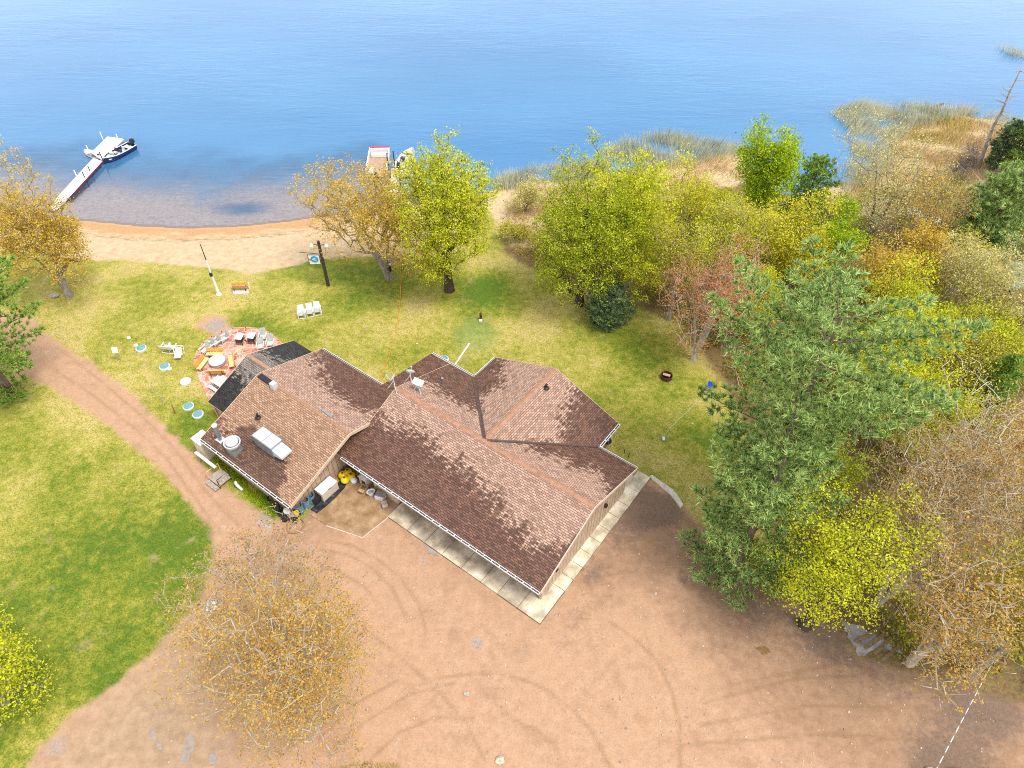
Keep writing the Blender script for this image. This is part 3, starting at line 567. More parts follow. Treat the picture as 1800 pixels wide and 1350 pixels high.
# things bolted to the roofs
def rl(px, py, zf, up=0.): return bl(px, py, lambda u, v: zf(u, v) + up)
p = rl(398, 784, zL); p = np.array([-24.4, -3.55, 0]); 
def on(px, py, zf): q = rl(px, py, zf); return q
q = on(414, 792, zL); fan = MB().box((q[0], q[1], q[2] + .22), (.86, .86, .72), taper=.86).build('exhaust_fan', METAL, LODGE)
MB().lathe([(.34, .56), (.56, .70), (.62, .98), (.60, 1.04), (.52, .98), (.46, .80), (.3, .76)], 24, q, cap=False).build('fan_bowl', METALW, fan, smooth=True)
MB().lathe([(.44, .86), (.45, 1.02), (.42, 1.14), (.30, 1.20), (0.02, 1.22)], 24, q).build('fan_cap', METALW, fan, smooth=True); MB().lathe([(.50, .84), (.3, .86)], 20, q).build('fan_painted_shade', BLACK, fan)  # black ring paints in the shade between bowl and cap
fan['label'] = 'grey mushroom shaped exhaust fan on the kitchen roof'
q = on(388, 773, zL); fl = MB().tube([q + [0, 0, -.1], q + [0, 0, 1.55]], .15, 14).build('flue_pipe', METAL, LODGE, smooth=False); MB().lathe([(.17, 1.5), (.2, 1.55), (.2, 1.66), (.02, 1.72)], 16, q).build('flue_cap', METALW, fl); MB().box(q + [0, 0, .06], (.62, .5, .05), rx=math.atan(.331)).build('flashing', METALW, fl)
q = on(478, 792, zL); hv = MB(); hv.box((q[0] - .35, q[1] + .15, q[2] + .52), (2.0, 1.02, 1.05)); hv.box((q[0] - .35, q[1] + .15, q[2] + 1.06), (1.08 + 1, 1.1, .05)); hv.box((q[0] - .35, q[1] + .15, q[2] - .12), (1.8, .86, .4)); hv = hv.build('make_up_air_unit', METAL, LODGE, bevel=.02); hv['label'] = 'boxy galvanised air unit with side hood on the kitchen roof'
MB().box((q[0] - .85, q[1] + .15, q[2] + 1.09), (.96, .98, .03)).build('cover_panel', METALW, hv, bevel=.01); MB().box((q[0] + .18, q[1] + .15, q[2] + 1.09), (.96, .98, .03)).build('cover_panel', METALW, hv, bevel=.01)
m = MB(); m.add([(q[0] + .65, q[1] - .32, q[2] + .2), (q[0] + .65, q[1] + .62, q[2] + .2), (q[0] + .65, q[1] + .62, q[2] + .85), (q[0] + .65, q[1] - .32, q[2] + .85), (q[0] + 1.62, q[1] - .32, q[2] + .48), (q[0] + 1.62, q[1] + .62, q[2] + .48), (q[0] + 1.62, q[1] + .62, q[2] + .66), (q[0] + 1.62, q[1] - .32, q[2] + .66)],
    [(0, 1, 5, 4), (1, 2, 6, 5), (2, 3, 7, 6), (3, 0, 4, 7), (4, 5, 6, 7), (0, 3, 2, 1)]); m.build('intake_hood', METALW, hv)
for px, py, zf, nm in ((454, 734, zL, 'vent_pipe'), (960, 682, zW, 'vent_pipe')):
    q = on(px, py, zf); o = MB().tube([q + [0, 0, -.1], q + [0, 0, .42]], .085, 10).lathe([(.26, .0), (.2, .07), (.1, .12)], 14, q).build(nm, BLACK, LODGE)
q = on(778, 670, zM); MB().tube([q + [0, 0, -.1], q + [0, 0, .35]], .1, 10).build('vent_pipe', METAL, LODGE)['label'] = 'short grey metal vent pipe near the dishes'
a = on(457, 661, zL); b = on(480, 677, zL); MB().box(((a + b) / 2 + [0, 0, .1]), (np.linalg.norm(b - a), .42, .1), math.atan2(b[1] - a[1], b[0] - a[0])).build('ridge_vent', BLACK, LODGE); MB().box(b + [.25, -.1, .2], (.42, .42, .55)).build('ridge_vent_cap', METALW, LODGE)
q = on(575, 727, zL); MB().box(q + [0, 0, .04], (1.05, .22, .05), R(-4), rx=-math.atan(.331)).build('metal_plate', METAL, LODGE)['label'] = 'pale metal strip lying on the rear kitchen slope'
def dish(px, py, zf, face, r=.42, panel=False, label=''):
    q = on(px, py, zf); a = MB(); c = q + [0, 0, .95]
    a.tube([q, c], .04, 6); a.tube([q + [.45, -.3, -.12 if zf is zM else 0], q + [0, 0, .75]], .025, 5); a.tube([q + [-.4, -.35, -.1], q + [0, 0, .75]], .025, 5)
    o = a.build('satellite_dish' if not panel else 'panel_antenna', METALW, LODGE); o['label'] = label
    if panel: MB().box(c, (.85, .5, .07), R(8), rx=R(28)).build('panel', WHITE, o)
    else:
        m = MB().lathe([(.02, .0), (r * .5, .03), (r, .13), (r * .98, .15), (r * .5, .06), (.02, .03)], 20, cap=False); d = Vector(face).normalized(); Q = d.to_track_quat('Z', 'Y').to_matrix()
        m.v = [tuple(Q @ Vector(v) + Vector(c)) for v in m.v]; m.build('reflector', METALW, o, smooth=True); MB().tube([c + np.array(Q @ Vector((0, -r * .9, .1))), c + np.array(Q @ Vector((0, -r * .35, .55)))], .02, 5).box(c + np.array(Q @ Vector((0, -r * .35, .55))), (.1, .1, .12)).build('feed_arm', METALW, o)
zC = lambda u, v: 2.6 if u < -17.44 else zM(u, v)
dish(694, 681, zM, (-.8, -.3, .5), .36, label='small satellite dish at the left end of the main ridge')
dish(723, 671, zM, (-.5, .8, .4), .36, label='satellite dish on a bent arm behind the main ridge')
dish(737, 687, zM, (0, 0, 1), panel=True, label='flat white panel antenna on tripod mount behind the ridge')
def concrete(name='concrete', base=(.62, .54, .40)):
    t = NT(name); P = t.pos(); n = t.noise(P, .9, 6, .6); k = lambda s: tuple(x * s for x in base)
    c = t.ramp(n, [(.3, k(.45)), (.46, k(.78)), (.56, k(1.12)), (.68, (.80, .77, .68))]); c = t.mix(t.mr(t.noise(P, 2.2, 6, .75), .58, .7, 0, .45), c, k(.5)); c = t.mix(t.mr(t.noise(P, 20, 3), .4, .7, 0, .25), c, k(.6))
    return t.pbsdf(c, t.mr(n, .35, .6, .35, .85), 0, .3, t.bump(t.noise(P, 18, 4), .2, .01))
CONC = concrete(); CONCW = simple('pale_concrete', (.62, .56, .48), .85, var=.15, sc=4, dirt=.4)
def slabs():
    m = MB(); x = -12.8; front = [-12.8, -10.9, -9.3, -7.7, -6.0, -4.3, -2.9, -1.25, .56]
    for a, b in zip(front[:-1], front[1:]): m.box(((a + b) / 2, .76, .05), (b - a - .035, 2.8, .16))
    side = [2.18, 3.2, 4.35, 5.5, 6.7, 7.9, 9.2, 10.5, 12.0, 13.74]
    for a, b in zip(side[:-1], side[1:]): m.box((.03, (a + b) / 2, .05), (1.06, b - a - .035, .16))
    m.prism([(-12.8, -.64), (.56, -.64), (.56, 2.16), (-12.8, 2.16)], -.05, .10, 1); m.prism([(-.5, 2.17), (.56, 2.17), (.56, 13.74), (-.5, 13.74)], -.05, .10, 1)
    o = m.build('sidewalk', [CONC, simple('slab_joint', (.16, .13, .09), .9)]); o.location = (BO[0], BO[1], 0); o.rotation_euler = (0, 0, YAW); tag(o, kind='structure')
slabs()
def sheet(name, px, z0, z1, mat, local=None):
    P = [gp(*p)[:2] for p in px] if local is None else [bw(*p)[:2] for p in local]
    return tag(MB().prism(P, z0, z1).build(name, mat), kind='structure')
AP = NT('sandy_concrete'); _n = AP.noise(AP.pos(), 1.1, 6, .65); APRON = AP.pbsdf(AP.mix(AP.mr(AP.noise(AP.pos(), 14, 3), .4, .7, 0, .4), AP.ramp(_n, [(.3, (.22, .125, .06)), (.5, (.36, .23, .12)), (.7, (.50, .36, .22))]), (.2, .13, .08)), AP.mr(_n, .3, .6, .4, .85), 0, .3)
sheet('concrete_apron', [(545, 905), (606, 838), (640, 822), (684, 908), (637, 945), (574, 924)], -.05, .035, APRON)
for a, b in (((684, 908), (637, 945)), ((637, 945), (574, 924)), ((622, 858), (678, 898))):
    A_, B_ = gp(*a), gp(*b); d = B_ - A_; tag(MB().box(((A_ + B_) / 2 + [0, 0, .02]), (np.linalg.norm(d), .1, .07), math.atan2(d[1], d[0])).build('concrete_edge', CONCW), kind='structure')
sheet('concrete_edging', [(1140, 838), (1146, 836), (1183, 862), (1194, 876), (1201, 889), (1196, 894), (1180, 872)], -.05, .06, CONCW)
sheet('patio_step', None, -.05, .116, simple('tan_concrete', (.5, .40, .3), .85, var=.12, sc=3), [(-3.0, 11.7), (.1, 11.75), (.28, 12.6), (-.15, 13.15), (-3.0, 12.95)])
# ------------------------------------------------------------------ plants
def leaf_mat(name, cols, trans=.3, sc=.9):
    t = NT(name); r = t.geo('Random Per Island'); P = t.pos()
    v = t.math('ADD', t.math('MULTIPLY', r, .62), t.math('MULTIPLY', t.mr(t.noise(P, sc, 3, .6), .25, .75), .38))
    cols = [tuple(min(.86, q * 1.3) for q in x) for x in cols]; k = len(cols); c = t.ramp(v, [(i / (k - 1), x) for i, x in enumerate(cols)])
    d = t.n('BsdfDiffuse', {'Color': c}).outputs[0]; tr = t.n('BsdfTranslucent', {'Color': c}).outputs[0]
    s = t.n('MixShader', {0: trans, 1: d, 2: tr}).outputs[0]; t.t.links.new(s, t.out.inputs[0]); return t.m
LM = dict(
    gold=leaf_mat('gold_leaves', [(.12, .09, .02), (.39, .28, .042), (.56, .39, .065), (.64, .49, .10)]),
    ochre=leaf_mat('ochre_buds', [(.13, .09, .03), (.36, .22, .06), (.48, .31, .08), (.50, .39, .11)]),
    lime=leaf_mat('lime_leaves', [(.07, .09, .010), (.32, .36, .02), (.50, .51, .03), (.64, .60, .07)]),
    lemon=leaf_mat('lemon_leaves', [(.08, .09, .010), (.37, .36, .025), (.56, .52, .04), (.66, .59, .08)]),
    green=leaf_mat('fresh_green_leaves', [(.05, .08, .01), (.21, .28, .018), (.40, .43, .028), (.56, .52, .055)]),
    bright=leaf_mat('bright_green_leaves', [(.05, .09, .006), (.20, .30, .012), (.36, .46, .018), (.52, .58, .05)]),
    red=leaf_mat('red_buds', [(.15, .07, .03), (.38, .17, .08), (.47, .24, .11), (.35, .28, .08)]),
    rust=leaf_mat('rust_buds', [(.11, .075, .03), (.33, .20, .08), (.42, .30, .12), (.42, .36, .12)]),
    orange=leaf_mat('orange_leaves', [(.15, .09, .02), (.44, .25, .04), (.55, .33, .06), (.55, .42, .08)]),
    catkin=leaf_mat('pale_catkins', [(.16, .14, .05), (.38, .34, .10), (.52, .47, .19), (.62, .58, .28)]),
    olive=leaf_mat('olive_leaves', [(.08, .075, .02), (.30, .29, .04), (.46, .43, .06), (.56, .47, .10)]),
    pine=leaf_mat('pine_needles', [(.035, .065, .026), (.165, .265, .08), (.37, .47, .155), (.60, .63, .25)], .3, 1.0),
    fir=leaf_mat('fir_needles', [(.035, .07, .02), (.13, .23, .045), (.28, .40, .08), (.48, .53, .14)], .35, 1.2),
    spruce=leaf_mat('spruce_needles', [(.025, .05, .025), (.085, .14, .07), (.18, .26, .11), (.32, .38, .16)], .3, 1.2))
def bark(name, a, b, sc=5.):
    t = NT(name); n = t.noise(t.scale(t.pos(), (1, 1, .35)), sc, 6, .7)
    return t.pbsdf(t.ramp(n, [(.3, a), (.62, b)]), .9, 0, .1, t.bump(n, .7, .03))
BK = dict(grey=bark('grey_bark', (.13, .115, .095), (.36, .33, .28)), dark=bark('dark_bark', (.03, .024, .02), (.12, .09, .065)), pale=bark('pale_twigs', (.26, .22, .17), (.56, .50, .42)), birch=bark('birch_bark', (.35, .30, .24), (.78, .74, .66), 9),
    pine=bark('pine_bark', (.06, .045, .035), (.24, .18, .14)), dead=bark('dead_wood', (.16, .13, .11), (.46, .41, .36)), darkdead=bark('dark_dead_wood', (.05, .035, .03), (.26, .19, .16)))
def quads(name, C, N_, S, asp, g, mat, parent, bend=None):
    """leaf faces: centres C, normals N_, half-size S"""
    n = len(C); A = np.cross(N_, g.normal(size=(n, 3))); A /= np.linalg.norm(A, axis=1)[:, None] + 1e-9; B = np.cross(N_, A)
    S = np.asarray(S).reshape(-1, 1) * np.ones((n, 1)); V = np.stack([C - A * S, C - B * S * asp, C + A * S, C + B * S * asp], 1).reshape(-1, 3)
    me = bpy.data.meshes.new(name); me.vertices.add(4 * n); me.vertices.foreach_set('co', V.ravel()); me.loops.add(4 * n); me.loops.foreach_set('vertex_index', np.arange(4 * n, dtype=np.int32))
    me.polygons.add(n); me.polygons.foreach_set('loop_start', np.arange(0, 4 * n, 4, dtype=np.int32)); me.update(calc_edges=True)
    return link(name, me, mat, parent)
def blades(name, C, D, L, W, g, mat, parent):
    """needle / blade triangles: base C, direction D, length L, half-width W"""
    n = len(C); A = np.cross(D, g.normal(size=(n, 3))); A /= np.linalg.norm(A, axis=1)[:, None] + 1e-9
    L = np.asarray(L).reshape(-1, 1) * np.ones((n, 1)); W = np.asarray(W).reshape(-1, 1) * np.ones((n, 1))
    V = np.stack([C - A * W, C + A * W, C + D * L], 1).reshape(-1, 3)
    me = bpy.data.meshes.new(name); me.vertices.add(3 * n); me.vertices.foreach_set('co', V.ravel()); me.loops.add(3 * n); me.loops.foreach_set('vertex_index', np.arange(3 * n, dtype=np.int32))
    me.polygons.add(n); me.polygons.foreach_set('loop_start', np.arange(0, 3 * n, 3, dtype=np.int32)); me.update(calc_edges=True)
    return link(name, me, mat, parent)
def unit(a): return a / (np.linalg.norm(a, axis=-1, keepdims=True) + 1e-9)
def deciduous(base, H, Rx, leaf, seed, name='maple_tree', label='', cat='tree', bk='grey', clear=.22, tips=420, per=16, ls=.13, sig=.33, stems=1, lean=(0, 0), tw=.011, group=None, lobes=12, crown_z=None, squash=1., spread=.75, flat=.75):
    Rx *= 1.17; per = per * 1.6; ls = ls * .85
    g = np.random.default_rng(seed); root = empty(name, tuple(base), 0, label, cat, group)
    z0 = H * clear; zc = crown_z if crown_z else (z0 + H) / 2; rz_ = (H - z0) / 2; lean = np.array([lean[0], lean[1], 0.])
    # crown lobes -> tips
    d = unit(g.normal(size=(lobes, 3))); d[:, 2] = g.uniform(-.85, .95, lobes);  k = g.uniform(.42, .78, (lobes, 1)) ; Lc = d * k * np.array([Rx, Rx * squash, rz_]); Lr = g.uniform(.34, .52, lobes)
    pick = g.integers(0, lobes, tips); off = unit(g.normal(size=(tips, 3))) * (g.uniform(.25, 1, (tips, 1)) ** .45)
    T = Lc[pick] + off * Lr[pick, None] * np.array([Rx, Rx * squash, rz_]); T[:, 2] += zc; T[:, 2] = np.maximum(T[:, 2], z0 * .6 + .3); T += lean * (T[:, 2:3] / H)
    nodes = [np.zeros(3)]; par = [-1]; chains = []
    def addchain(pi, pts):
        ids = [pi]
        for p in pts: nodes.append(np.asarray(p, float)); par.append(ids[-1]); ids.append(len(nodes) - 1)
        chains.append(ids); return ids
    for sidx in range(stems):
        a = 2 * math.pi * sidx / max(stems, 1) + g.uniform(0, 1); sp = 0 if stems == 1 else Rx * .38
        top = zc + rz_ * (.55 if stems == 1 else .35); k = 9; pts = []
        for i in range(1, k + 1):
            f = i / k; w = sp * f ** 1.2; pts.append(np.array([math.cos(a) * w, math.sin(a) * w * squash, top * f]) + lean * (top * f / H) + np.append(g.normal(size=2) * .05 * top * .25 * f, 0))
        addchain(0, pts)
    order = np.argsort(np.linalg.norm(T - np.array([0, 0, z0]) - lean * .3, axis=1) + g.uniform(0, .5, tips))
    for ti in order:
        p = T[ti]; Nn = np.array(nodes); dv = p - Nn; dist = np.linalg.norm(dv, axis=1); el = dv[:, 2] / (dist + 1e-6)
        cost = dist * (1 + .9 * np.clip(.25 - el, 0, 1.3)) + .18 * np.linalg.norm(Nn[:, :2] - lean[:2] * (Nn[:, 2:3] / H), axis=1) + np.where(Nn[:, 2] < z0 * .55, 6, 0)
        b = int(np.argmin(cost)); q = Nn[b]; m = max(1, int(dist[b] / .55)); pts = []
        for i in range(1, m + 1):
            f = i / (m); c = q + (p - q) * f; c[2] += .10 * dist[b] * math.sin(math.pi * f) * g.uniform(-.2, 1); c += g.normal(size=3) * .05 * dist[b] * (1 if i < m else 0) ; pts.append(c)
        addchain(b, pts)
    cnt = np.zeros(len(nodes)); child = np.zeros(len(nodes), int)
    for i in range(len(nodes) - 1, 0, -1):
        if child[i] == 0: cnt[i] += 1
        cnt[par[i]] += cnt[i]; child[par[i]] += 1
    rad = tw * np.maximum(cnt, 1) ** spread * .62 + tw * .5; rmax = H * .021 + .05; rad = np.minimum(rad, rmax)
    m = MB()
    for ci, ids in enumerate(chains):
        rr = [min(rad[i], rad[ids[1]]) if j == 0 and ids[0] else rad[i] for j, i in enumerate(ids)]
        if ci < stems: rr[0] = rr[1] * 1.45
        n = 7 if rr[0] > .07 else (4 if rr[0] > .025 else 3); m.tube([nodes[i] for i in ids], rr, n, cap=False)
    m.build('trunk', BK[bk], root, smooth=True)
    tips_i = np.array([c[-1] for c in chains[stems:]] + [c[-2] for c in chains[stems:] if len(c) > 2 and g.random() < .6]); Nn = np.array(nodes)[tips_i]; nl = g.poisson(per, len(Nn))
    C = np.repeat(Nn, nl, 0); C = C + g.normal(size=C.shape) * np.array([sig, sig, sig * flat]); 
    N_ = unit(g.normal(size=C.shape) + np.array([0, 0, .8])); S = ls * g.uniform(.55, 1.25, len(C)); quads('crown', C, N_, S, .62, g, LM[leaf], root)
    return root
def conifer(base, H, Rx, leaf, seed, name='pine_tree', label='', bk='pine', clear=.12, whorl=.75, nb=6, prof=None, droop=.05, tuft=9, tl=.30, tw=.045, step=.42, lean=(0, 0), up=.5, group=None, irr=.35, side=1.0):
    g = np.random.default_rng(seed); root = empty(name, tuple(base), 0, label, 'tree', group); lean = np.array([lean[0], lean[1], 0.]); prof = prof or [(0, .6), (.25, 1), (.6, .8), (.85, .5), (1, .05)]
    m = MB(); zs = np.linspace(0, H, 14); P = [np.array([0, 0, z]) + lean * (z / H) + np.array([.05 * math.sin(z * .9), .05 * math.cos(z), 0]) for z in zs]; m.tube(P, [(.024 * H * .8 + .05) * (1 - z / H) ** .8 + .02 for z in zs], 8)
    TC, TD, TL = [], [], []; z = H * clear; ph = g.uniform(0, 6)
    while z < H * .985:
        f = (z / H - clear) / (1 - clear); n = max(3, int(nb * (1 - .35 * f) + g.integers(-1, 2))); ph += 1.1
        for b in range(n):
            a = ph + 2 * math.pi * b / n + g.normal() * .22; L = Rx * lerp_tab(prof, f) * g.uniform(1 - irr, 1 + irr * .55)
            if L < .25: L = .25
            o = np.array([0, 0, z + g.normal() * .1]) + lean * (z / H); d = np.array([math.cos(a), math.sin(a), 0]); s = np.array([-d[1], d[0], 0]); el = (-.12 - droop) * (1 - f) + .5 * f ** 1.5
            k = max(2, int(L / step)); pts = []; rr = []
            for i in range(k + 1):
                q = i / k; pts.append(o + d * L * q + np.array([0, 0, L * (el * q + .16 * q ** 3 - droop * q * (1 - q))]) + s * .05 * L * math.sin(3 * q + a)); rr.append((.010 + .011 * L) * (1 - .8 * q) + .006)
            m.tube(pts, rr, 4, cap=False)
            for i in range(k + 1):
                q = i / k
                if q < .22 and L > 1: continue
                w = side * L * .36 * math.sin(math.pi * min(1, .22 + q * .78)) + .12; ns = max(1, int(w / (step * .85)))
                for sg in (-1, 1):
                    for j in range(ns + 1):
                        c = pts[i] + s * sg * w * (j / max(ns, 1)) + d * .35 * w * j / max(ns, 1) + np.array([0, 0, .05 * g.normal() + .06]) + g.normal(size=3) * .09
                        TC.append(c); TD.append(unit(d * .55 + s * sg * .45 * (j > 0) + np.array([0, 0, up]))); TL.append(1.)
        z += whorl * (1 - .45 * f) * g.uniform(.8, 1.2)
    TC.append(np.array([0, 0, H]) + lean); TD.append(np.array([0, 0, 1.])); TL.append(1.2)
    m.build('trunk', BK[bk], root, smooth=True); TC = np.array(TC); TD = np.array(TD); n = len(TC)
    C = np.repeat(TC, tuft, 0) + g.normal(size=(n * tuft, 3)) * .05; D = unit(np.repeat(TD, tuft, 0) * .75 + unit(g.normal(size=(n * tuft, 3))) * .95 + np.array([0, 0, .12])); 
    blades('crown', C, D, tl * g.uniform(.6, 1.2, n * tuft), tw, g, LM[leaf], root); return root
def base_top(bx, by, ty):
    b = gp(bx, by); return b, height_to(b, ty)
def px_r(b, z, w):                          # metres spanned by w photo pixels at that place
    d = (np.array(b) + [0, 0, z] - CAM) @ FW; return w * d / F
def D(name, bx, by, ty, w, leaf, seed, label, cat='tree', **k):
    b, H = base_top(bx, by, ty); return deciduous(b, H, px_r(b, H * .6, w) / 2, leaf, seed, name, label, cat, **k)
def K(name, bx, by, ty, w, leaf, seed, label, **k):
    b, H = base_top(bx, by, ty); return conifer(b, H, px_r(b, H * .4, w) / 2, leaf, seed, name, label, **k)
def shift(bx, by, ty): m = .5 * (by + ty); return 885 + (bx - 885) * (1861 - by) / (1861 - m)   # crowns lean away from the nadir, so step the foot back
def DS(name, bx, by, ty, *a, **k): return D(name, shift(bx, by, ty), by, ty, *a, **k)
def KS(name, bx, by, ty, *a, **k): return K(name, shift(bx, by, ty), by, ty, *a, **k)
T_ = 'trees along the wood edge'
# around the lawn and lot
D('maple_tree', 556, 1272, 1020, 300, 'ochre', 11, 'large budding maple with orange brown leaves on the sandy lot at the lower left', bk='pale', tips=1700, per=11, ls=.072, sig=.2, clear=.02, stems=4, tw=.014, lobes=24, spread=.6)
D('maple_tree', 500, 1120, 960, 235, 'rust', 12, 'smaller reddish budding maple behind the large one by the driveway', bk='pale', tips=900, per=6, ls=.075, sig=.17, clear=.15, stems=3, tw=.013, spread=.6)
deciduous(gp(10, 1235), 7.6, 2.8, 'lime', 13, 'maple_tree', 'yellow green tree cut by the left edge beside the lawn', tips=420, per=15, ls=.10, sig=.32, clear=.0, lobes=14)
conifer(gp(20, 690), 13., 6.0, 'fir', 14, 'pine_tree', 'dark green pine cut by the left edge beside the driveway', whorl=2.0, nb=6, tuft=20, tl=.36, tw=.045, step=.45, clear=.05, irr=.3, side=.65, prof=[(0, .3), (.25, .6), (.5, 1), (.75, .8), (1, .1)])
D('maple_tree', 122, 520, 258, 158, 'gold', 15, 'tall golden budding maple with twin grey trunk at the driveway bend', bk='grey', tips=1200, per=15, ls=.095, sig=.22, clear=.08, stems=2, tw=.012, spread=.62, lobes=20, lean=(-.8, 0))
D('maple_tree', 684, 490, 288, 235, 'gold', 16, 'golden budding maple with forked grey trunk beside the lamp post', bk='grey', tips=1400, per=14, ls=.095, sig=.22, clear=.2, stems=3, tw=.015, spread=.63, lobes=22, lean=(-1.6, 0))
D('maple_tree', 790, 510, 228, 172, 'lime', 17, 'bright yellow green maple standing right of the golden one on the lawn', bk='dark', tips=1000, per=26, ls=.10, sig=.26, clear=.1, tw=.017, lobes=30, spread=.64)
D('oak_tree', 1018, 535, 275, 195, 'green', 18, 'broad green tree at the lawn edge with its slim trunk showing', bk='dark', tips=1000, per=21, ls=.10, sig=.25, clear=.02, lobes=30, tw=.014, spread=.64)
D('oak_tree', 1085, 520, 252, 190, 'lime', 19, 'yellow green tree merging with the broad green one on its right', bk='dark', tips=900, per=26, ls=.10, sig=.26, clear=.08, lobes=28, spread=.6)
K('spruce_tree', 1066, 566, 505, 85, 'spruce', 20, 'low dark evergreen under the broad green tree', whorl=.4, nb=7, tuft=12, tl=.24, tw=.04, step=.3, clear=.03)
# the wood on the right
DS('birch_tree', 1212, 440, 266, 95, 'lemon', 21, 'slender golden tree in front of the reed bank', bk='grey', tips=250, per=20, ls=.10, sig=.3, clear=.15, group=T_)
DS('poplar_tree', 1346, 420, 212, 90, 'bright', 22, 'bright green tall tree standing against the lake', bk='dark', tips=375, per=40, ls=.12, sig=.36, clear=.12, group=T_)
KS('pine_tree', 1422, 412, 280, 88, 'fir', 23, 'small dark green pine right of the bright green tall tree', whorl=.6, tuft=14, tl=.28, group=T_)
DS('birch_tree', 1262, 440, 330, 80, 'lime', 24, 'thin yellow green tree left of the bright green tall tree', tips=175, per=22, ls=.1, group=T_)
DS('maple_tree', 1352, 500, 335, 150, 'lemon', 25, 'yellow leaved tree below the bright green tall one', tips=412, per=24, ls=.11, sig=.34, clear=.15, group=T_)
DS('maple_tree', 1405, 520, 385, 105, 'lemon', 48, 'yellow leaved tree between the small pine and the big white pine', tips=275, per=22, ls=.11, sig=.34, clear=.15, group=T_)
DS('maple_tree', 1248, 632, 415, 180, 'red', 26, 'reddish budding tree with bare grey branches at the lawn edge', bk='pale', tips=1000, per=9, ls=.08, sig=.19, clear=.12, stems=3, tw=.014, spread=.6, group=T_, lobes=15)
DS('maple_tree', 1195, 560, 375, 105, 'olive', 27, 'olive brown half bare tree between the yellow green and the reddish tree', bk='grey', tips=325, per=12, ls=.1, group=T_)
DS('birch_tree', 1298, 520, 342, 110, 'olive', 28, 'golden half bare tree behind the reddish one', bk='pale', tips=325, per=12, ls=.1, group=T_)
DS('birch_tree', 1470, 488, 375, 110, 'bright', 29, 'small bright green tree with white trunk amid the wood', bk='birch', tips=275, per=34, ls=.11, sig=.33, clear=.15, tw=.014, group=T_)
D('oak_tree', 1527, 420, 232, 215, 'catkin', 30, 'wide half bare golden tree with grey trunk before the marsh', bk='grey', tips=525, per=10, ls=.10, sig=.34, clear=.2, stems=2, tw=.015, spread=.62, group=T_)
DS('oak_tree', 1640, 440, 305, 170, 'ochre', 31, 'brownish half bare tree leaning over the metal boat', bk='grey', tips=375, per=9, ls=.1, sig=.36, group=T_)
DS('maple_tree', 1578, 545, 412, 165, 'gold', 32, 'orange gold leaved tree above the tallest white pine', tips=412, per=24, ls=.11, sig=.34, group=T_)
DS('willow_tree', 1672, 590, 402, 135, 'catkin', 33, 'pale catkin covered tree with upright branches', bk='pale', tips=450, per=12, ls=.1, sig=.28, stems=3, tw=.014, spread=.6, group=T_)
DS('willow_tree', 1752, 600, 425, 150, 'catkin', 34, 'yellowish catkin tree in front of the teal tarp at the right edge', bk='pale', tips=412, per=11, ls=.1, sig=.3, stems=2, group=T_)
KS('pine_tree', 1752, 462, 298, 118, 'pine', 35, 'round bluish pine beside the marsh at the right', whorl=.6, nb=7, tuft=14, tl=.34, tw=.05, prof=[(0, .8), (.3, 1), (.7, .85), (1, .3)], group=T_)
KS('spruce_tree', 1768, 300, 216, 50, 'spruce', 36, 'narrow dark spruce beside the dead snag', whorl=.45, tuft=12, tl=.28, step=.32, group=T_)
KS('pine_tree', 1836, 318, 195, 100, 'fir', 37, 'dark pine cut by the right edge behind the narrow spruce', whorl=.6, tuft=14, tl=.34, group=T_)
DS('maple_tree', 1800, 430, 300, 90, 'bright', 38, 'yellow green tree cut by the right edge above the catkin tree', tips=300, per=34, ls=.12, group=T_)
DS('maple_tree', 1590, 690, 505, 180, 'lime', 39, 'yellow green tree right of the big white pine top', tips=450, per=24, ls=.11, sig=.36, group=T_)
DS('maple_tree', 1700, 700, 560, 170, 'olive', 40, 'olive yellow tree right of the birch with white limbs', tips=400, per=18, ls=.11, sig=.36, group=T_)
D('birch_tree', 1560, 870, 690, 190, 'catkin', 41, 'leaning birch with white bare limbs', bk='birch', tips=162, per=4, ls=.09, tw=.018, stems=2, lean=(3.5, 1), clear=.3, spread=.55, group=T_)
KS('spruce_tree', 1746, 735, 632, 70, 'fir', 42, 'small green conifer tip poking out near the right edge', whorl=.5, tuft=12, tl=.28, group=T_)
DS('maple_tree', 1690, 960, 715, 250, 'rust', 43, 'large bare tree with rusty buds at the right of the lot', bk='pale', tips=1200, per=8, ls=.075, sig=.19, stems=3, tw=.015, spread=.6, group=T_, lobes=16)
DS('maple_tree', 1625, 1065, 855, 220, 'rust', 44, 'bare grey branched tree behind the yellow green one at the lot edge', bk='pale', tips=1100, per=7, ls=.075, sig=.19, stems=3, tw=.015, spread=.6, group=T_)
DS('maple_tree', 1712, 1165, 940, 270, 'ochre', 45, 'golden brown budding tree overhanging the puddle', bk='pale', tips=1100, per=6, ls=.085, sig=.2, stems=3, tw=.014, spread=.6, group=T_, lobes=16)
DS('maple_tree', 1838, 1185, 960, 190, 'olive', 46, 'olive green tree cut by the right edge above the striped cable', tips=475, per=12, ls=.11, group=T_)
DS('maple_tree', 1490, 1100, 885, 235, 'lime', 47, 'bright yellow green tree between the white pine and the puddle', bk='dark', tips=537, per=19, ls=.088, sig=.3, clear=.15, group=T_, lobes=18)
DS('maple_tree', 1648, 640, 520, 140, 'lime', 52, 'yellow green tree behind the birch, right of the tallest white pine', tips=420, per=20, ls=.1, sig=.28, group=T_)
DS('maple_tree', 1540, 760, 600, 170, 'lime', 53, 'yellow green tree half hidden behind the right boughs of the tallest white pine', tips=420, per=20, ls=.1, sig=.28, group=T_)
DS('maple_tree', 1635, 800, 650, 150, 'lime', 54, 'yellow green tree behind the white limbed birch', tips=400, per=18, ls=.1, sig=.28, group=T_)
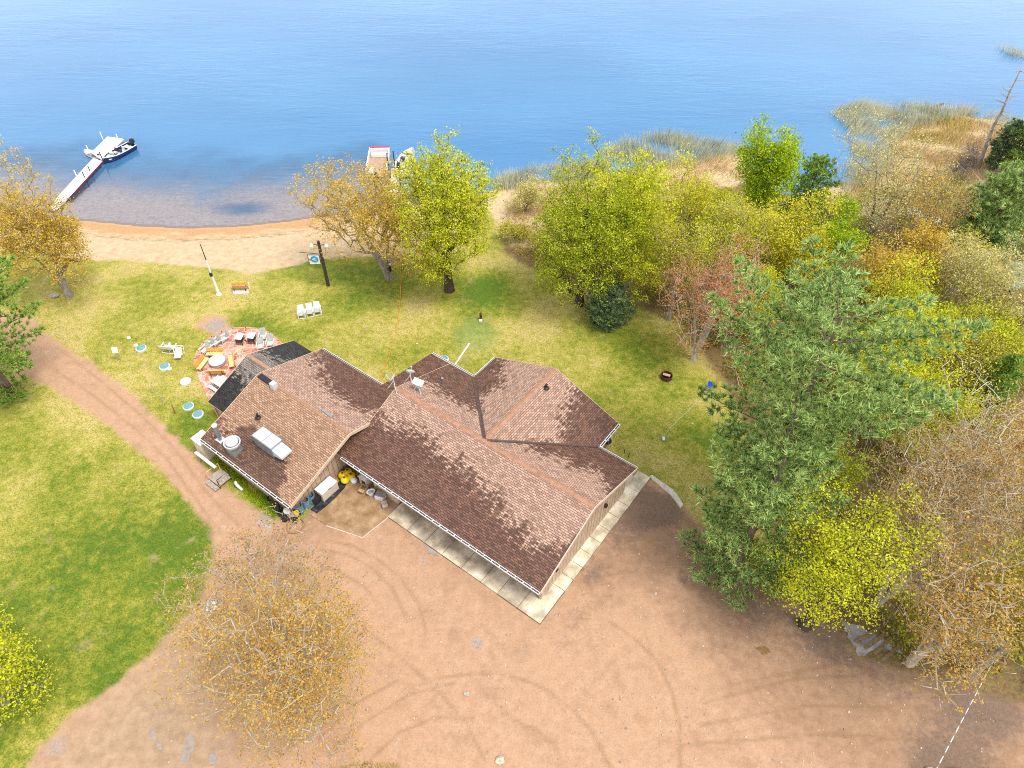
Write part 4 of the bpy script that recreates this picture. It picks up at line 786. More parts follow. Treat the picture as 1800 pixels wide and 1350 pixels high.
DS('maple_tree', 1440, 860, 760, 130, 'green', 55, 'low green tree in the gap right of the broken dark trunk', tips=260, per=18, ls=.1, sig=.3, clear=.02, group=T_)
DS('maple_tree', 1320, 590, 470, 120, 'lime', 56, 'yellow green tree between the reddish tree and the tallest white pine', tips=340, per=20, ls=.1, sig=.28, group=T_)
DS('maple_tree', 1755, 680, 560, 120, 'lime', 57, 'yellow green tree near the right edge above the conifer tip', tips=340, per=18, ls=.1, sig=.3, group=T_)
DS('maple_tree', 1240, 545, 372, 110, 'lime', 58, 'thin yellow green tree behind the reddish budding tree', tips=300, per=12, ls=.1, sig=.3, group=T_)
DS('maple_tree', 1700, 520, 400, 110, 'olive', 59, 'olive tree below the round bluish pine', tips=300, per=14, ls=.1, sig=.3, group=T_)
DS('maple_tree', 1775, 890, 740, 120, 'ochre', 49, 'ochre budding tree at the right edge below the conifer tip', bk='pale', tips=375, per=10, ls=.09, group=T_)
K('white_pine', 1322, 905, 548, 358, 'pine', 50, 'tallest white pine with broad blue green boughs', whorl=2.5, nb=6, tuft=28, tl=.42, tw=.05, step=.50, side=.85, prof=[(0, .35), (.2, .75), (.45, 1), (.7, .9), (.88, .74), (.97, .5), (1, .2)], clear=.26, droop=.02, up=.8, irr=.4, group=T_)
K('white_pine', 1290, 1005, 800, 245, 'pine', 51, 'smaller white pine beside the lot in front of the tallest one', whorl=1.6, nb=5, tuft=30, tl=.38, tw=.05, step=.46, side=.85, prof=[(0, .9), (.25, 1), (.6, .75), (.85, .55), (1, .15)], clear=.1, up=.7, irr=.45, group=T_)
def snag(name, b, tip, r, seed, label, mat, nb, bl_, hang=0.):
    g = np.random.default_rng(seed); root = empty(name, tuple(b), 0, label, 'dead tree'); m = MB(); v = np.array(tip) - np.array(b); k = 9
    pts = [v * (i / k) + np.append(g.normal(size=2) * .06, 0) for i in range(k + 1)]; m.tube(pts, [r * (1 - .82 * i / k) for i in range(k + 1)], 7); m.build('trunk', mat, root, smooth=True); m = MB()
    for i in range(nb):
        f = g.uniform(.25, .98); o = v * f; a = g.uniform(0, 6.28); L = bl_ * g.uniform(.4, 1.1) * (1.15 - .6 * f); d = np.array([math.cos(a), math.sin(a), .1])
        m.tube([o, o + d * L * .35 + [0, 0, .02 * L], o + d * L * .7 + [0, 0, hang * L], o + d * L + [0, 0, .22 * L]], [r * .22, r * .16, r * .1, r * .05], 4, cap=False)
    m.build('branches', mat, root); return root
b, H = base_top(1716, 297, 118); _r = ray(1796, 116); snag('dead_snag', b, CAM + _r * (b[1] / _r[1]), .26, 3, 'tall grey dead snag with bare side branches above the marsh', BK['dead'], 26, 2.6)
b, H = base_top(1372, 872, 806); snag('dead_snag', b, b + [.9, .6, H * .85], .2, 4, 'broken dark dead trunk between the two white pines', BK['darkdead'], 9, 2.2)
# bushes by the shore
DS('willow_bush', 925, 372, 318, 55, 'catkin', 60, 'pale yellow bush by the reeds left of the broad green tree', 'bush', tips=137, per=22, ls=.1, clear=.05, stems=3)
DS('shore_bush', 905, 420, 392, 50, 'olive', 61, 'low olive bush between the lime maple and the broad green tree', 'bush', tips=100, per=16, ls=.1, clear=.05, stems=3)
# undergrowth, reeds, dry grass: uncountable
def inside(px, n, g):
    P = np.array(LOT(px)); lo, hi = P.min(0), P.max(0); out = []
    while sum(len(o) for o in out) < n:
        q = g.uniform(lo, hi, (n * 2, 2)); q = q[sdf(P, q[:, 0], q[:, 1]) > 0]; out.append(q)
    return np.concatenate(out)[:n]
def undergrowth():
    g = np.random.default_rng(5); cl = inside([(905, 430), (960, 370), (1200, 330), (1330, 350), (1500, 345), (1850, 330), (1900, 1235), (1720, 1185), (1570, 1140), (1490, 1080), (1440, 1000), (1430, 880), (1370, 800), (1310, 720), (1260, 640), (1180, 560), (1130, 500), (950, 470)], 1000, g)
    t = NT('undergrowth_leaves'); r = t.geo('Random Per Island'); n = t.noise(t.pos(), .16, 4, .6); a = t.ramp(t.mr(n, .3, .7, smooth=False), [(0, (.32, .33, .025)), (.3, (.60, .54, .035)), (.5, (.36, .40, .04)), (.72, (.52, .34, .08)), (1, (.58, .55, .06))]); c = t.mix(t.mr(r, 0, .55, .75, 0), a, (.05, .05, .015)); c = t.mix(t.mr(r, .8, 1, 0, .4), c, (.6, .55, .15))
    s = t.n('MixShader', {0: .3, 1: t.n('BsdfDiffuse', {'Color': c}).outputs[0], 2: t.n('BsdfTranslucent', {'Color': c}).outputs[0]}).outputs[0]; t.t.links.new(s, t.out.inputs[0])
    k = 130; sz = g.uniform(.6, 1.6, len(cl)); hh = g.uniform(.5, 2.6, len(cl)); Z = height(cl[:, 0], cl[:, 1]); C = np.repeat(np.column_stack([cl, Z]), k, 0); u = unit(g.normal(size=(len(C), 3))) * g.uniform(.2, 1, (len(C), 1)) ** .4
    C += u * np.column_stack([np.repeat(sz, k), np.repeat(sz, k), np.repeat(hh * .5, k)]); C[:, 2] += np.repeat(hh * .5, k); C[:, 2] = np.maximum(C[:, 2], np.repeat(Z, k) + .05)
    o = quads('undergrowth', C, unit(g.normal(size=C.shape) + [0, 0, .8]), .10 * g.uniform(.6, 1.3, len(C)), .6, g, t.m, None); tag(o, 'mixed yellow green and brown brush covering the floor of the wood', 'undergrowth', kind='stuff')
    p = inside([(1180, 400), (1330, 360), (1850, 340), (1900, 1230), (1570, 1130), (1450, 1000), (1400, 850), (1290, 690), (1180, 560)], 9000, g); z = height(p[:, 0], p[:, 1]) + g.uniform(0, 2.6, len(p)); d = unit(np.column_stack([g.normal(size=(len(p), 2)) * .7, g.uniform(.3, 1.4, len(p))]))
    o = blades('bare_twigs', np.column_stack([p, z]), d, g.uniform(.8, 2.8, len(p)), .022, g, BK['pale'], None); tag(o, 'thin bare grey twigs sticking out of the brush', 'twigs', kind='stuff')
undergrowth()
def reedbed(name, label, regs, cols, hgt, w, lean, seed):
    g = np.random.default_rng(seed); P = np.concatenate([inside(px, n, g) for px, n in regs]); kk = np.sin(P[:, 0] * .9 + 2 * np.sin(P[:, 1] * .6)) + np.sin(P[:, 1] * 1.1 + P[:, 0] * .35) + g.normal(size=len(P)) * .9; P = P[kk > -.5]
    P = P + g.normal(size=P.shape) * .25; z = np.maximum(height(P[:, 0], P[:, 1]), LAKE) - .05; la = np.sin(P[:, 0] * .3) * .4; d = unit(np.column_stack([lean[0] + la + g.normal(size=len(P)) * lean[2], lean[1] + g.normal(size=len(P)) * lean[2], np.ones(len(P))]))
    o = blades(name, np.column_stack([P, z]), d, hgt * g.uniform(.45, 1.2, len(P)), w, g, leaf_mat(name + '_stems', cols, .15, .35), None); return tag(o, label, 'reeds', kind='stuff')
reedbed('reeds', 'grey green reeds standing in the shallow water along the shore', [([(1462, 200), (1500, 182), (1560, 186), (1640, 190), (1720, 196), (1690, 212), (1600, 232), (1565, 262), (1560, 300), (1530, 330), (1480, 340), (1486, 300), (1500, 270), (1488, 225)], 15000), ([(1060, 268), (1100, 250), (1160, 236), (1230, 246), (1300, 262), (1308, 272), (1200, 296), (1110, 306)], 7500), ([(862, 330), (880, 314), (930, 300), (1000, 290), (1080, 285), (1060, 312), (950, 326), (890, 336)], 4500), ([(1700, 215), (1740, 200), (1800, 215), (1800, 232), (1740, 228)], 900), ([(1750, 82), (1800, 96), (1800, 104), (1770, 95)], 260)],
    [(.16, .17, .13), (.38, .39, .29), (.56, .53, .37), (.66, .58, .38)], 1.5, .028, (.08, 0, .14), 6)
reedbed('dry_marsh_grass', 'flattened straw coloured marsh grass on the bank', [([(1560, 262), (1600, 228), (1680, 208), (1740, 212), (1790, 235), (1740, 300), (1700, 330), (1690, 380), (1600, 370), (1500, 360), (1500, 330)], 22000), ([(1130, 300), (1308, 268), (1318, 312), (1220, 340), (1000, 372), (950, 430), (905, 430), (880, 380), (900, 340), (1000, 322)], 9000)],
    [(.20, .14, .07), (.40, .29, .14), (.56, .42, .23), (.68, .54, .34)], 1.05, .035, (.55, .1, .5), 7)
reedbed('marsh_shoots', 'olive yellow new shoots among the marsh grass', [([(1570, 240), (1640, 196), (1700, 205), (1720, 240), (1640, 262)], 1400), ([(1600, 330), (1680, 300), (1720, 330), (1640, 380), (1560, 370)], 1600)], [(.10, .10, .015), (.30, .27, .03), (.44, .40, .04), (.52, .46, .07)], 1.2, .04, (.15, 0, .25), 8)
# ------------------------------------------------------------------ furniture, boats and small things
ORWOOD = simple('orange_wood', (.62, .32, .06), .55, var=.15, sc=4); YWOOD = simple('yellow_wood', (.74, .54, .22), .55, var=.12, sc=4); BRWOOD = simple('brown_wood', (.30, .15, .07), .6, var=.2); GREYWOOD = simple('weathered_wood', (.36, .31, .26), .8, var=.25)
PWHITE = simple('white_plastic', (.80, .79, .80), .35, var=.05, dirt=.12, dirtcol=(.5, .48, .44)); SLING = simple('grey_sling', (.40, .43, .40), .8, var=.15); RSLING = simple('light_sling', (.50, .52, .50), .8, var=.12)
TEAL = simple('teal_lid', (.14, .31, .34), .45, var=.15, sc=9, dirt=.3, dirtcol=(.5, .6, .6)); LIDRIM = simple('lid_rim', (.62, .70, .68), .5, var=.1, dirt=.4, dirtcol=(.3, .35, .25)); BLUE = simple('blue_plastic', (.02, .09, .62), .3, var=.2); YEL = simple('yellow_plastic', (.80, .56, .01), .35, var=.12)
RUBBER = simple('rubber', (.02, .02, .023), .7, var=.4, sc=9, dirt=.35, dirtcol=(.12, .12, .13)); BARREL = simple('blue_grey_drum', (.13, .24, .31), .4, .1, var=.2, sc=5, dirt=.3, dirtcol=(.08, .09, .1)); ROCK = simple('field_rock', (.34, .31, .28), .85, var=.35, sc=5); PALEROCK = simple('pale_rock', (.46, .40, .32), .9, var=.35, sc=6)
RUST = simple('rusty_steel', (.10, .035, .025), .8, .1, var=.4); ASH = simple('ash_grate', (.60, .36, .30), .85, var=.25, sc=9); CREAM = simple('cream_box', (.58, .50, .40), .5, var=.1); NAVY = simple('navy_hull', (.018, .028, .13), .25, .2, .6, var=.2); RED = simple('red_paint', (.50, .02, .03), .4, var=.15); TARP = simple('teal_tarp', (.22, .42, .42), .5, var=.25, sc=3, dirt=.3); ORANGE = simple('orange_cord', (.75, .30, .02), .6); HOSE = simple('pale_green_hose', (.42, .50, .24), .5); TAN = simple('tan_box', (.50, .34, .18), .8, var=.15)
def G(px, py, dz=0.): p = gp(px, py); return (p[0], p[1], p[2] + dz)
def face_to(p, q): return math.atan2(q[1] - p[1], q[0] - p[0]) + math.pi / 2   # local -Y looks from p to q
# sled framed lawn chairs --------------------------------------------------
def make_chair(seat_m, back_m, label, group, cat='chair', name='lawn_chair'):
    o = empty(name, (0, 0, 0), 0, label, cat, group); m = MB()
    for s in (-1, 1): m.tube([(s * .3, .34, .03), (s * .3, -.36, .03)], .024, 6); m.tube([(s * .3, -.36, .03), (s * .3, -.34, .58)], .024, 6)
    m.tube([(-.3, -.36, .03), (.3, -.36, .03)], .024, 6); m.tube([(-.3, .34, .03), (.3, .34, .03)], .024, 6); m.build('frame', PWHITE, o)
    for s in (-1, 1): MB().box((s * .31, -.02, .6), (.075, .72, .035), rx=R(-3)).build('armrest', PWHITE, o)
    MB().box((0, -.06, .38), (.54, .52, .03), rx=R(7)).build('seat', seat_m, o); MB().box((0, .36, .68), (.56, .04, .68), rx=R(-24)).build('backrest', back_m, o); return o
c = make_chair(SLING, PWHITE, 'white framed lawn chair, left of the three in the middle of the lawn', 'three lawn chairs in a row'); cz = bw(-16, 3)
c.location = G(531, 556); c.rotation_euler = (0, 0, R(12))
dup(c, G(546, 553), R(12), 'white framed lawn chair, middle of the three in the middle of the lawn'); dup(c, G(559, 550), R(12), 'white framed lawn chair, right of the three in the middle of the lawn')
fire = np.array(gp(384, 640))
pc = make_chair(RSLING, SLING, 'grey backed white chair nearest the gravel patch on the patio', 'chairs round the patio edge', name='patio_chair')
pc.location = G(396, 601); pc.rotation_euler = (0, 0, R(-15) - .5)
for px, py, rz, l in ((382, 608, -.62, 'grey backed white chair second from the gravel patch on the patio'), (371, 614, -.55, 'white chair in the middle of the patio arc behind the left orange bench'), (363, 621, -.5, 'white chair at the lower end of the patio arc'),
    (464, 597, .15, 'white framed grey chair alone at the far right of the patio'), (460, 613, .2, 'white chair next to the charcoal porch roof edge'), (477, 608, .1, 'white chair half hidden where the porch roof meets the patio edge')):
    dup(pc, G(px, py), rz, l)
pl = make_chair(PWHITE, PWHITE, 'white plastic chair, left of the row beside the septic lids', 'white plastic chairs on the side lawn', name='plastic_chair'); pl.location = G(294, 616); pl.rotation_euler = (0, 0, R(172))
dup(pl, G(305, 617), R(176), 'white plastic chair, middle of the row beside the septic lids'); t_ = dup(pl, G(319, 619), R(185), 'white plastic chair tipped on its back at the right of the row'); t_.rotation_euler = (R(-62), 0, R(185)); t_.location.z += .34
# orange benches around the fire ring --------------------------------------
def make_bench(label, group):
    o = empty('bench', (0, 0, 0), 0, label, 'bench', group); MB().box((0, -.02, .44), (1.45, .40, .05)).build('seat', YWOOD, o, bevel=.008); MB().box((0, .25, .70), (1.45, .05, .36), rx=R(-14)).build('backrest', ORWOOD, o, bevel=.008)
    for s in (-.5, .5):
        m = MB(); m.tube([(s, -.2, 0), (s, -.14, .41), (s, .2, .41), (s, .3, .85)], .03, 6); m.tube([(s, .26, 0), (s, .18, .41)], .03, 6); m.build('leg', BLACK, o)
    return o
bn = make_bench('orange wooden bench above the fire ring, facing the camera', 'orange benches round the fire ring'); bn.location = G(380, 628); bn.rotation_euler = (0, 0, 0)
dup(bn, G(359, 645), R(76), 'orange wooden bench left of the fire ring'); dup(bn, G(409, 641), R(-68), 'yellow orange bench right of the fire ring, seen from behind'); dup(bn, G(384, 660), R(184), 'orange bench below the fire ring, its back to the camera')
o = empty('fire_ring', tuple(fire), 0, 'round stone fire ring with white top on the red patio', 'fire ring'); MB().lathe([(.62, 0), (.66, .2), (.64, .42), (.40, .42), (.38, .3)], 28).build('stone_ring', ROCK, o); MB().lathe([(.66, .42), (.69, .45), (.68, .5), (.02, .52)], 28).build('lid', PWHITE, o)
pt = empty('picnic_table', G(394, 684), YAW + R(2), 'white picnic table beside the charcoal porch roof', 'picnic table'); MB().box((0, 0, .74), (1.9, .78, .05)).build('tabletop', PWHITE, pt)
for s in (-1, 1): MB().box((0, s * .68, .44), (1.9, .26, .05)).build('bench_plank', PWHITE, pt)
for s in (-.65, .65):
    m = MB(); m.tube([(s, -.65, 0), (s, -.2, .72)], .04, 5); m.tube([(s, .65, 0), (s, .2, .72)], .04, 5); m.box((s, 0, .42), (.06, 1.5, .08)); m.build('leg_frame', GREYWOOD, pt)
def make_table(label):
    o = empty('side_table', (0, 0, 0), 0, label, 'table', 'white topped tables on the patio'); MB().box((0, .0, .86), (.62, .74, .05), rx=R(3)).box((0, .38, .7), (.6, .03, .3)).build('tabletop', PWHITE, o, bevel=.01); MB().box((0, -.1, .62), (.52, .56, .34)).build('body', DARKMETAL, o)
    for s in (-1, 1):
        for q in (-.32, .3): MB().tube([(s * .28, q, 0), (s * .24, q * .9, .84)], .028, 5).build('leg', BLACK, o)
    return o
tb = make_table('left of the two white topped tables with black legs on the patio'); tb.location = G(425, 604); tb.rotation_euler = (0, 0, R(-8)); dup(tb, G(446, 602), R(-8), 'right of the two white topped tables with black legs on the patio')
def patio():
    t = NT('red_flagstone'); P = t.pos(); v = t.n('TexVoronoi', {'Vector': t.n('MixRGB', {0: .05, 1: P, 2: t.n('TexNoise', {'Vector': P, 'Scale': 2.}).outputs['Color']}).outputs[0], 'Scale': 1.5}, feature='DISTANCE_TO_EDGE').outputs[0]; cc = t.n('SeparateColor', {0: t.n('TexVoronoi', {'Vector': P, 'Scale': 1.5}).outputs['Color']}).outputs[0]
    c = t.mix(cc, (.38, .11, .06), (.58, .27, .20)); c = t.mix(t.mr(t.noise(P, 1.2, 5, .65), .45, .62), c, (.62, .40, .33)); c = t.mix(t.mr(t.noise(P, .9, 4, .6), .56, .66, 0, .7), c, (.48, .12, .035)); c = t.mix(t.mr(v, .015, .05, 1, 0), c, (.68, .52, .46))
    m = t.pbsdf(c, .75, 0, .3, t.bump(v, .3, .02)); px = [(343, 645), (343, 632), (348, 617), (358, 604), (372, 593), (390, 584), (410, 578.5), (432, 577), (455, 579), (474, 586), (490, 600), (505, 615), (560, 650), (470, 760), (388, 742), (366, 702), (352, 672)]
    P_ = [gp(*p)[:2] for p in px]; o = MB().prism(P_, -.1, .045).build('patio', m); tag(o, kind='structure'); P2 = [P_[i] for i in range(13)]; mm = MB()
    for a, b in zip(P2[:-1], P2[1:]):
        d = b - a; L = np.linalg.norm(d); mm.box(((a + b) / 2)[0:2].tolist() + [.02], (L + .06, .16, .12), math.atan2(d[1], d[0]))
    tag(mm.build('patio_edging', simple('tan_edging', (.48, .30, .16), .85, var=.2)), kind='structure')
patio(); MB_ = None
a, b = gp(409, 624), gp(430, 609); o = MB().box(((a + b) / 2 + [0, 0, .07]), (np.linalg.norm(b - a), .18, .05), math.atan2((b - a)[1], (b - a)[0])).build('plank', YWOOD); tag(o, 'loose pale plank lying across the patio right of the benches', 'plank')
# lawn things ---------------------------------------------------------------
def make_lid(label):
    o = empty('septic_lid', (0, 0, 0), 0, label, 'lid', 'round septic lids'); MB().lathe([(.44, 0), (.45, .16), (.40, .20), (.30, .2)], 24).build('rim', LIDRIM, o); MB().lathe([(.37, .17), (.37, .225), (.02, .25)], 24).build('cover', TEAL, o); return o
ld = make_lid('teal round septic lid with a white box leaning on it'); ld.location = G(249, 614)
for px, py, l in ((290, 646, 'teal round septic lid with a white stone beside it'), (332, 716, 'upper of the two teal lids next to the porch roof corner'), (349, 730, 'lower of the two teal lids next to the porch roof corner'), (780, 633, 'pale round lid half hidden behind the rear gutter')): dup(ld, G(px, py), 0, l)
wl_ = dup(ld, G(327, 672), 0, 'whitish round septic lid at the left edge of the patio')
for ch in wl_.children:
    if ch.name.startswith('cover'): ch.data = ch.data.copy(); ch.data.materials[0] = LIDRIM
for px, py, s, l in ((241, 611, .3, 'white box leaning on the teal lid'), ):
    tag(MB().box((0, 0, .18), (s, .22, .42), rx=R(14)).build('white_box', PWHITE, None, G(px, py), R(20), bevel=.02), l, 'box')
for px, py, r, l in ((298, 649, .22, 'white stone beside a teal lid'), (227, 595, .2, 'small white stone on the upper left lawn'), (733, 605, .12, 'tiny white stone near the orange cord'), (1217, 745, .1, 'tiny white stone on the grass left of the white pine'), (722, 1085, .11, 'tiny white pebble on the sandy lot left of the sidewalk corner')):
    tag(MB().blob((0, 0, r * .4), (r, r * .8, r * .6), int(px)).build('white_stone', PALEROCK if r < .15 else PWHITE, None, G(px, py), smooth=True), l, 'stone')
s_ = empty('lawn_sign', G(212, 633), R(10), 'small white sign board on a post beside the driveway', 'sign'); MB().tube([(0, 0, 0), (0, 0, 1.1)], .035, 6).build('post', GREYWOOD, s_); MB().box((0, -.05, 1.25), (.46, .05, .5), rx=R(-20)).build('board', PWHITE, s_)
for px, py, h, mt, l in ((271, 691, 1.0, PALEROCK, 'pale wooden stake, left of the three beside the driveway'), (288, 709, 1.0, PALEROCK, 'pale wooden stake, middle of the three beside the driveway'), (309, 728, 1.15, BRWOOD, 'thin dark stake, right of the three beside the driveway')):
    tag(MB().tube([(0, 0, 0), (.03, .02, h)], [.055, .045], 6).build('stake', mt, None, G(px, py)), l, 'stake', 'stakes beside the driveway')
pb = empty('park_bench', G(423, 513), R(2), 'dark legged wooden bench on a white slab near the flagpole', 'bench'); MB().box((0, .12, .46), (1.5, .34, .05)).build('seat', BRWOOD, pb); MB().box((0, .32, .72), (1.5, .05, .3), rx=R(-12)).build('backrest', ORWOOD, pb)
for s in (-.55, .55): MB().tube([(s, -.1, 0), (s, 0, .44), (s, .3, .44), (s, .36, .84)], .035, 6).build('leg', BLACK, pb)
sheet('bench_slab', [(409, 512), (437, 510), (438, 517), (411, 518)], -.05, .05, CONCW); tag(MB().tube([(0, 0, 0), (.06, 0, .75)], .06, 6).build('white_post', PWHITE, None, G(439, 508)), 'short white post beside the bench near the flagpole', 'post')
b, H = base_top(385, 518, 432); fp = empty('flagpole', tuple(b), 0, 'white flagpole with thin dark top on the lawn by the beach', 'flagpole'); k = H / 9.
MB().tube([(0, 0, 0), (0, 0, H * .42)], [.13, .10], 10).lathe([(.26, 0), (.24, .12), (.14, .14)], 12).build('lower_pole', WHITE, fp); MB().tube([(0, 0, H * .42), (0, 0, H * .72)], [.08, .06], 8).build('middle_pole', PWHITE, fp); MB().tube([(0, 0, H * .72), (0, 0, H)], [.05, .035], 8).lathe([(.02, H), (.08, H + .07), (.02, H + .15)], 10).build('top_pole', DARKMETAL, fp); MB().box((0, -.1, H * .44), (.22, .2, .34)).build('bracket', BLACK, fp)
b, H = base_top(577, 502, 424); lp = empty('lamp_post', tuple(b), 0, 'dark wooden post with two floodlights and a hanging sign', 'lamp post'); MB().tube([(0, 0, 0), (0, 0, H)], [.17, .13], 10).build('post', simple('creosote_wood', (.055, .035, .028), .8, var=.4), lp)
for s in (-1, 1):
    f = MB().tube([(0, 0, H - .45), (s * .5, 0, H - .35)], .03, 5).build('lamp_arm', DARKMETAL, lp); MB().lathe([(.05, .1), (.12, .05), (.2, -.14), (.17, -.16)], 12, (s * .68, -.05, H - .35)).build('floodlight', PWHITE, f)
MB().tube([(-.05, 0, H * .72), (-2.0, 0, H * .76)], .03, 5).tube([(-.2, 0, H * .70), (-1.35, 0, H * .70)], .035, 5).tube([(-1.3, 0, H * .70), (-1.3, 0, H * .52)], .025, 5).tube([(-.2, 0, H * .70), (-.2, 0, H * .52)], .03, 5).build('sign_bracket', DARKMETAL, lp)
sg = MB().box((-.75, 0, H * .60), (.98, .06, 1.0)).build('sign_board', PWHITE, lp); LB_ = simple('sign_blue', (.02, .33, .62), .5, var=.1)
def disc(c, r, y, n=24): return [(c[0] + r * math.cos(2 * math.pi * i / n), y, c[1] + r * math.sin(2 * math.pi * i / n)) for i in range(n)]
m = MB(); n_ = 24; d0 = disc((-.72, H * .61), .36, -.034); d1 = disc((-.72, H * .61), .36, -.05); m.add(d0 + d1, [tuple(range(n_, 2 * n_))] + [(i, (i + 1) % n_, n_ + (i + 1) % n_, n_ + i) for i in range(n_)]); m.build('blue_emblem', LB_, sg)
MB().box((-.74, -.056, H * .61 - .06), (.4, .012, .07), ry=R(20)).box((-.66, -.056, H * .61 + .12), (.2, .012, .06), ry=R(-25)).box((-.80, -.056, H * .61 + .1), (.12, .012, .06)).build('white_mark', PWHITE, sg); MB().box((-1.13, -.04, H * .60), (.16, .02, .14), ry=R(40)).build('red_mark', BRWOOD, sg)
# carved woodpecker on the golden maple
wb = np.array(gp(690, 488)); w = empty('bird_carving', (wb[0] - .02, wb[1] - .35, 1.45), 0, 'black and white carved woodpecker with red crest on the forked trunk', 'carving')
MB().lathe([(.03, -.62), (.09, -.4), (.15, -.1), (.14, .15), (.09, .3), (.07, .36)], 10).build('body', BLACK, w, smooth=True); MB().blob((.03, -.03, .45), (.13, .13, .13), 2, 2, .05).build('head', PWHITE, w, smooth=True); MB().tube([(.12, 0, .5), (.36, -.02, .58)], [.05, .012], 6).build('beak', RED, w); MB().tube([(-.08, 0, .52), (.06, 0, .62), (.14, 0, .6)], [.03, .06, .03], 6).build('crest', RED, w)
for px, py, r, l, mt in ((96, 521, .42, 'grey boulder at the foot of the tall golden maple', ROCK), (821, 1221, .2, 'pale rock half buried in the middle of the sandy lot', PALEROCK), (880, 1337, .26, 'pale flat rock at the bottom of the sandy lot', PALEROCK), (1690, 1372, .75, 'tan boulder at the bottom right edge of the lot', PALEROCK), (1636, 1364, .45, 'small boulder left of the tan one at the bottom right edge', PALEROCK), (1752, 1374, .8, 'reddish boulder at the bottom right corner', simple('red_rock', (.36, .21, .16), .85, var=.3))):
    tag(MB().blob((0, 0, r * .25), (r, r * .75, r * .5), int(px), 3, .35).build('boulder', mt, None, G(px, py), smooth=False), l, 'rock')
bo = tag(MB().blob((0, 0, .35), (.62, .55, .55), 9, 3, .5).build('boulder', simple('mottled_rock', (.50, .50, .48), .8, var=.5, sc=4, dirt=.6, dirtcol=(.2, .16, .13)), None, G(376, 1072)), 'grey white mottled boulder under the budding maples', 'rock')
hp = empty('hand_pump', G(845, 562), 0, 'small dark red yard pump with a white foot beside the mint green patch', 'pump'); MB().lathe([(.14, 0), (.12, .1), (.09, .5), (.11, .75), (.03, .85)], 10).build('body', RUST, hp); MB().tube([(0, 0, .7), (.12, -.3, .78), (.14, -.42, .5)], .03, 5).build('spout', DARKMETAL, hp); MB().tube([(0, 0, .8), (-.1, .25, 1.1)], .025, 5).build('handle', DARKMETAL, hp); MB().box((.0, -.22, .08), (.3, .24, .16)).build('base', PWHITE, hp)
a, b = gp(800, 642), gp(825, 605); m = MB().tube([a + [0, 0, .08], b + [0, 0, .08]], .075, 8); tag(m.build('drain_pipe', PWHITE), 'white drain pipe running from the rear gutter to the mint green patch', 'pipe')
def ground_line(name, px, r, mat, label, cat, wob=.03):
    P = [gp(*p) + [0, 0, r] for p in px]; g = np.random.default_rng(len(px)); out = []
    for a, b in zip(P[:-1], P[1:]):
        n = max(2, int(np.linalg.norm(b - a) / .5))
        for i in range(n): out.append(a + (b - a) * i / n + np.append(g.normal(size=2) * wob, 0))
    out.append(P[-1]); return tag(MB().tube(out, r, 5).build(name, mat, smooth=True), label, cat)
ground_line('extension_cord', [(704, 470), (705, 500), (702, 545), (695, 590), (682, 632), (665, 674)], .026, ORANGE, 'orange cord running over the lawn from the golden maple to the lodge', 'cord')
ground_line('garden_hose', [(1163, 768), (1170, 764), (1178, 752), (1200, 732), (1222, 710), (1258, 685)], .032, HOSE, 'pale green hose lying on the grass left of the white pine', 'hose'); tag(MB().box((0, 0, .12), (.2, .3, .22), rx=R(20)).build('spigot', METALW, None, G(1166, 773)), 'small pale spigot at the end of the green hose', 'spigot')
fr_ = empty('fire_pit', G(1171, 664), R(-22), 'rusty round fire pit on bare earth in the right lawn', 'fire pit'); MB().lathe([(.50, 0), (.50, .34), (.45, .34), (.43, .02)], 24, cap=False).build('ring', RUST, fr_); MB().box((-.02, .05, .30), (.62, .26, .05)).build('grate', ASH, fr_); MB().lathe([(.44, .03), (.02, .06)], 20).build('ash_bed', BLACK, fr_)
bt = empty('blue_chair', G(1246, 684), R(-25), 'bright blue plastic toy chair at the foot of the white pine', 'toy chair'); MB().box((0, 0, .25), (.42, .4, .08)).box((0, -.2, .12), (.4, .06, .24)).build('seat', BLUE, bt, bevel=.03); MB().box((0, .2, .45), (.42, .08, .45), rx=R(-20)).build('backrest', BLUE, bt, bevel=.03)
kg = empty('kettle_grill', G(1066, 786), 0, 'black kettle grill in the corner behind the lodge', 'grill'); MB().lathe([(.05, .5), (.25, .58), (.33, .74), (.34, .8), (.33, .82), (.27, .98), (.1, 1.06), (.02, 1.07)], 18).build('bowl', simple('enamel_black', (.015, .017, .025), .15, 0, .7), kg, smooth=True); MB().tube([(-.06, 0, 1.06), (-.06, 0, 1.13), (.06, 0, 1.13), (.06, 0, 1.06)], .015, 5).build('lid_handle', METAL, kg)
for k in range(3): MB().tube([(.2 * math.cos(k * 2.1), .2 * math.sin(k * 2.1), .6), (.34 * math.cos(k * 2.1), .34 * math.sin(k * 2.1), 0)], .018, 5).build('leg', METAL, kg)
for px, py, l in ((1097, 797, 'dark thin stake left of the pair by the rear step'), (1105, 803, 'dark thin stake right of the pair by the rear step')): tag(MB().tube([(0, 0, 0), (0, 0, .5)], .03, 5).build('stake', BLACK, None, G(px, py)), l, 'stake')
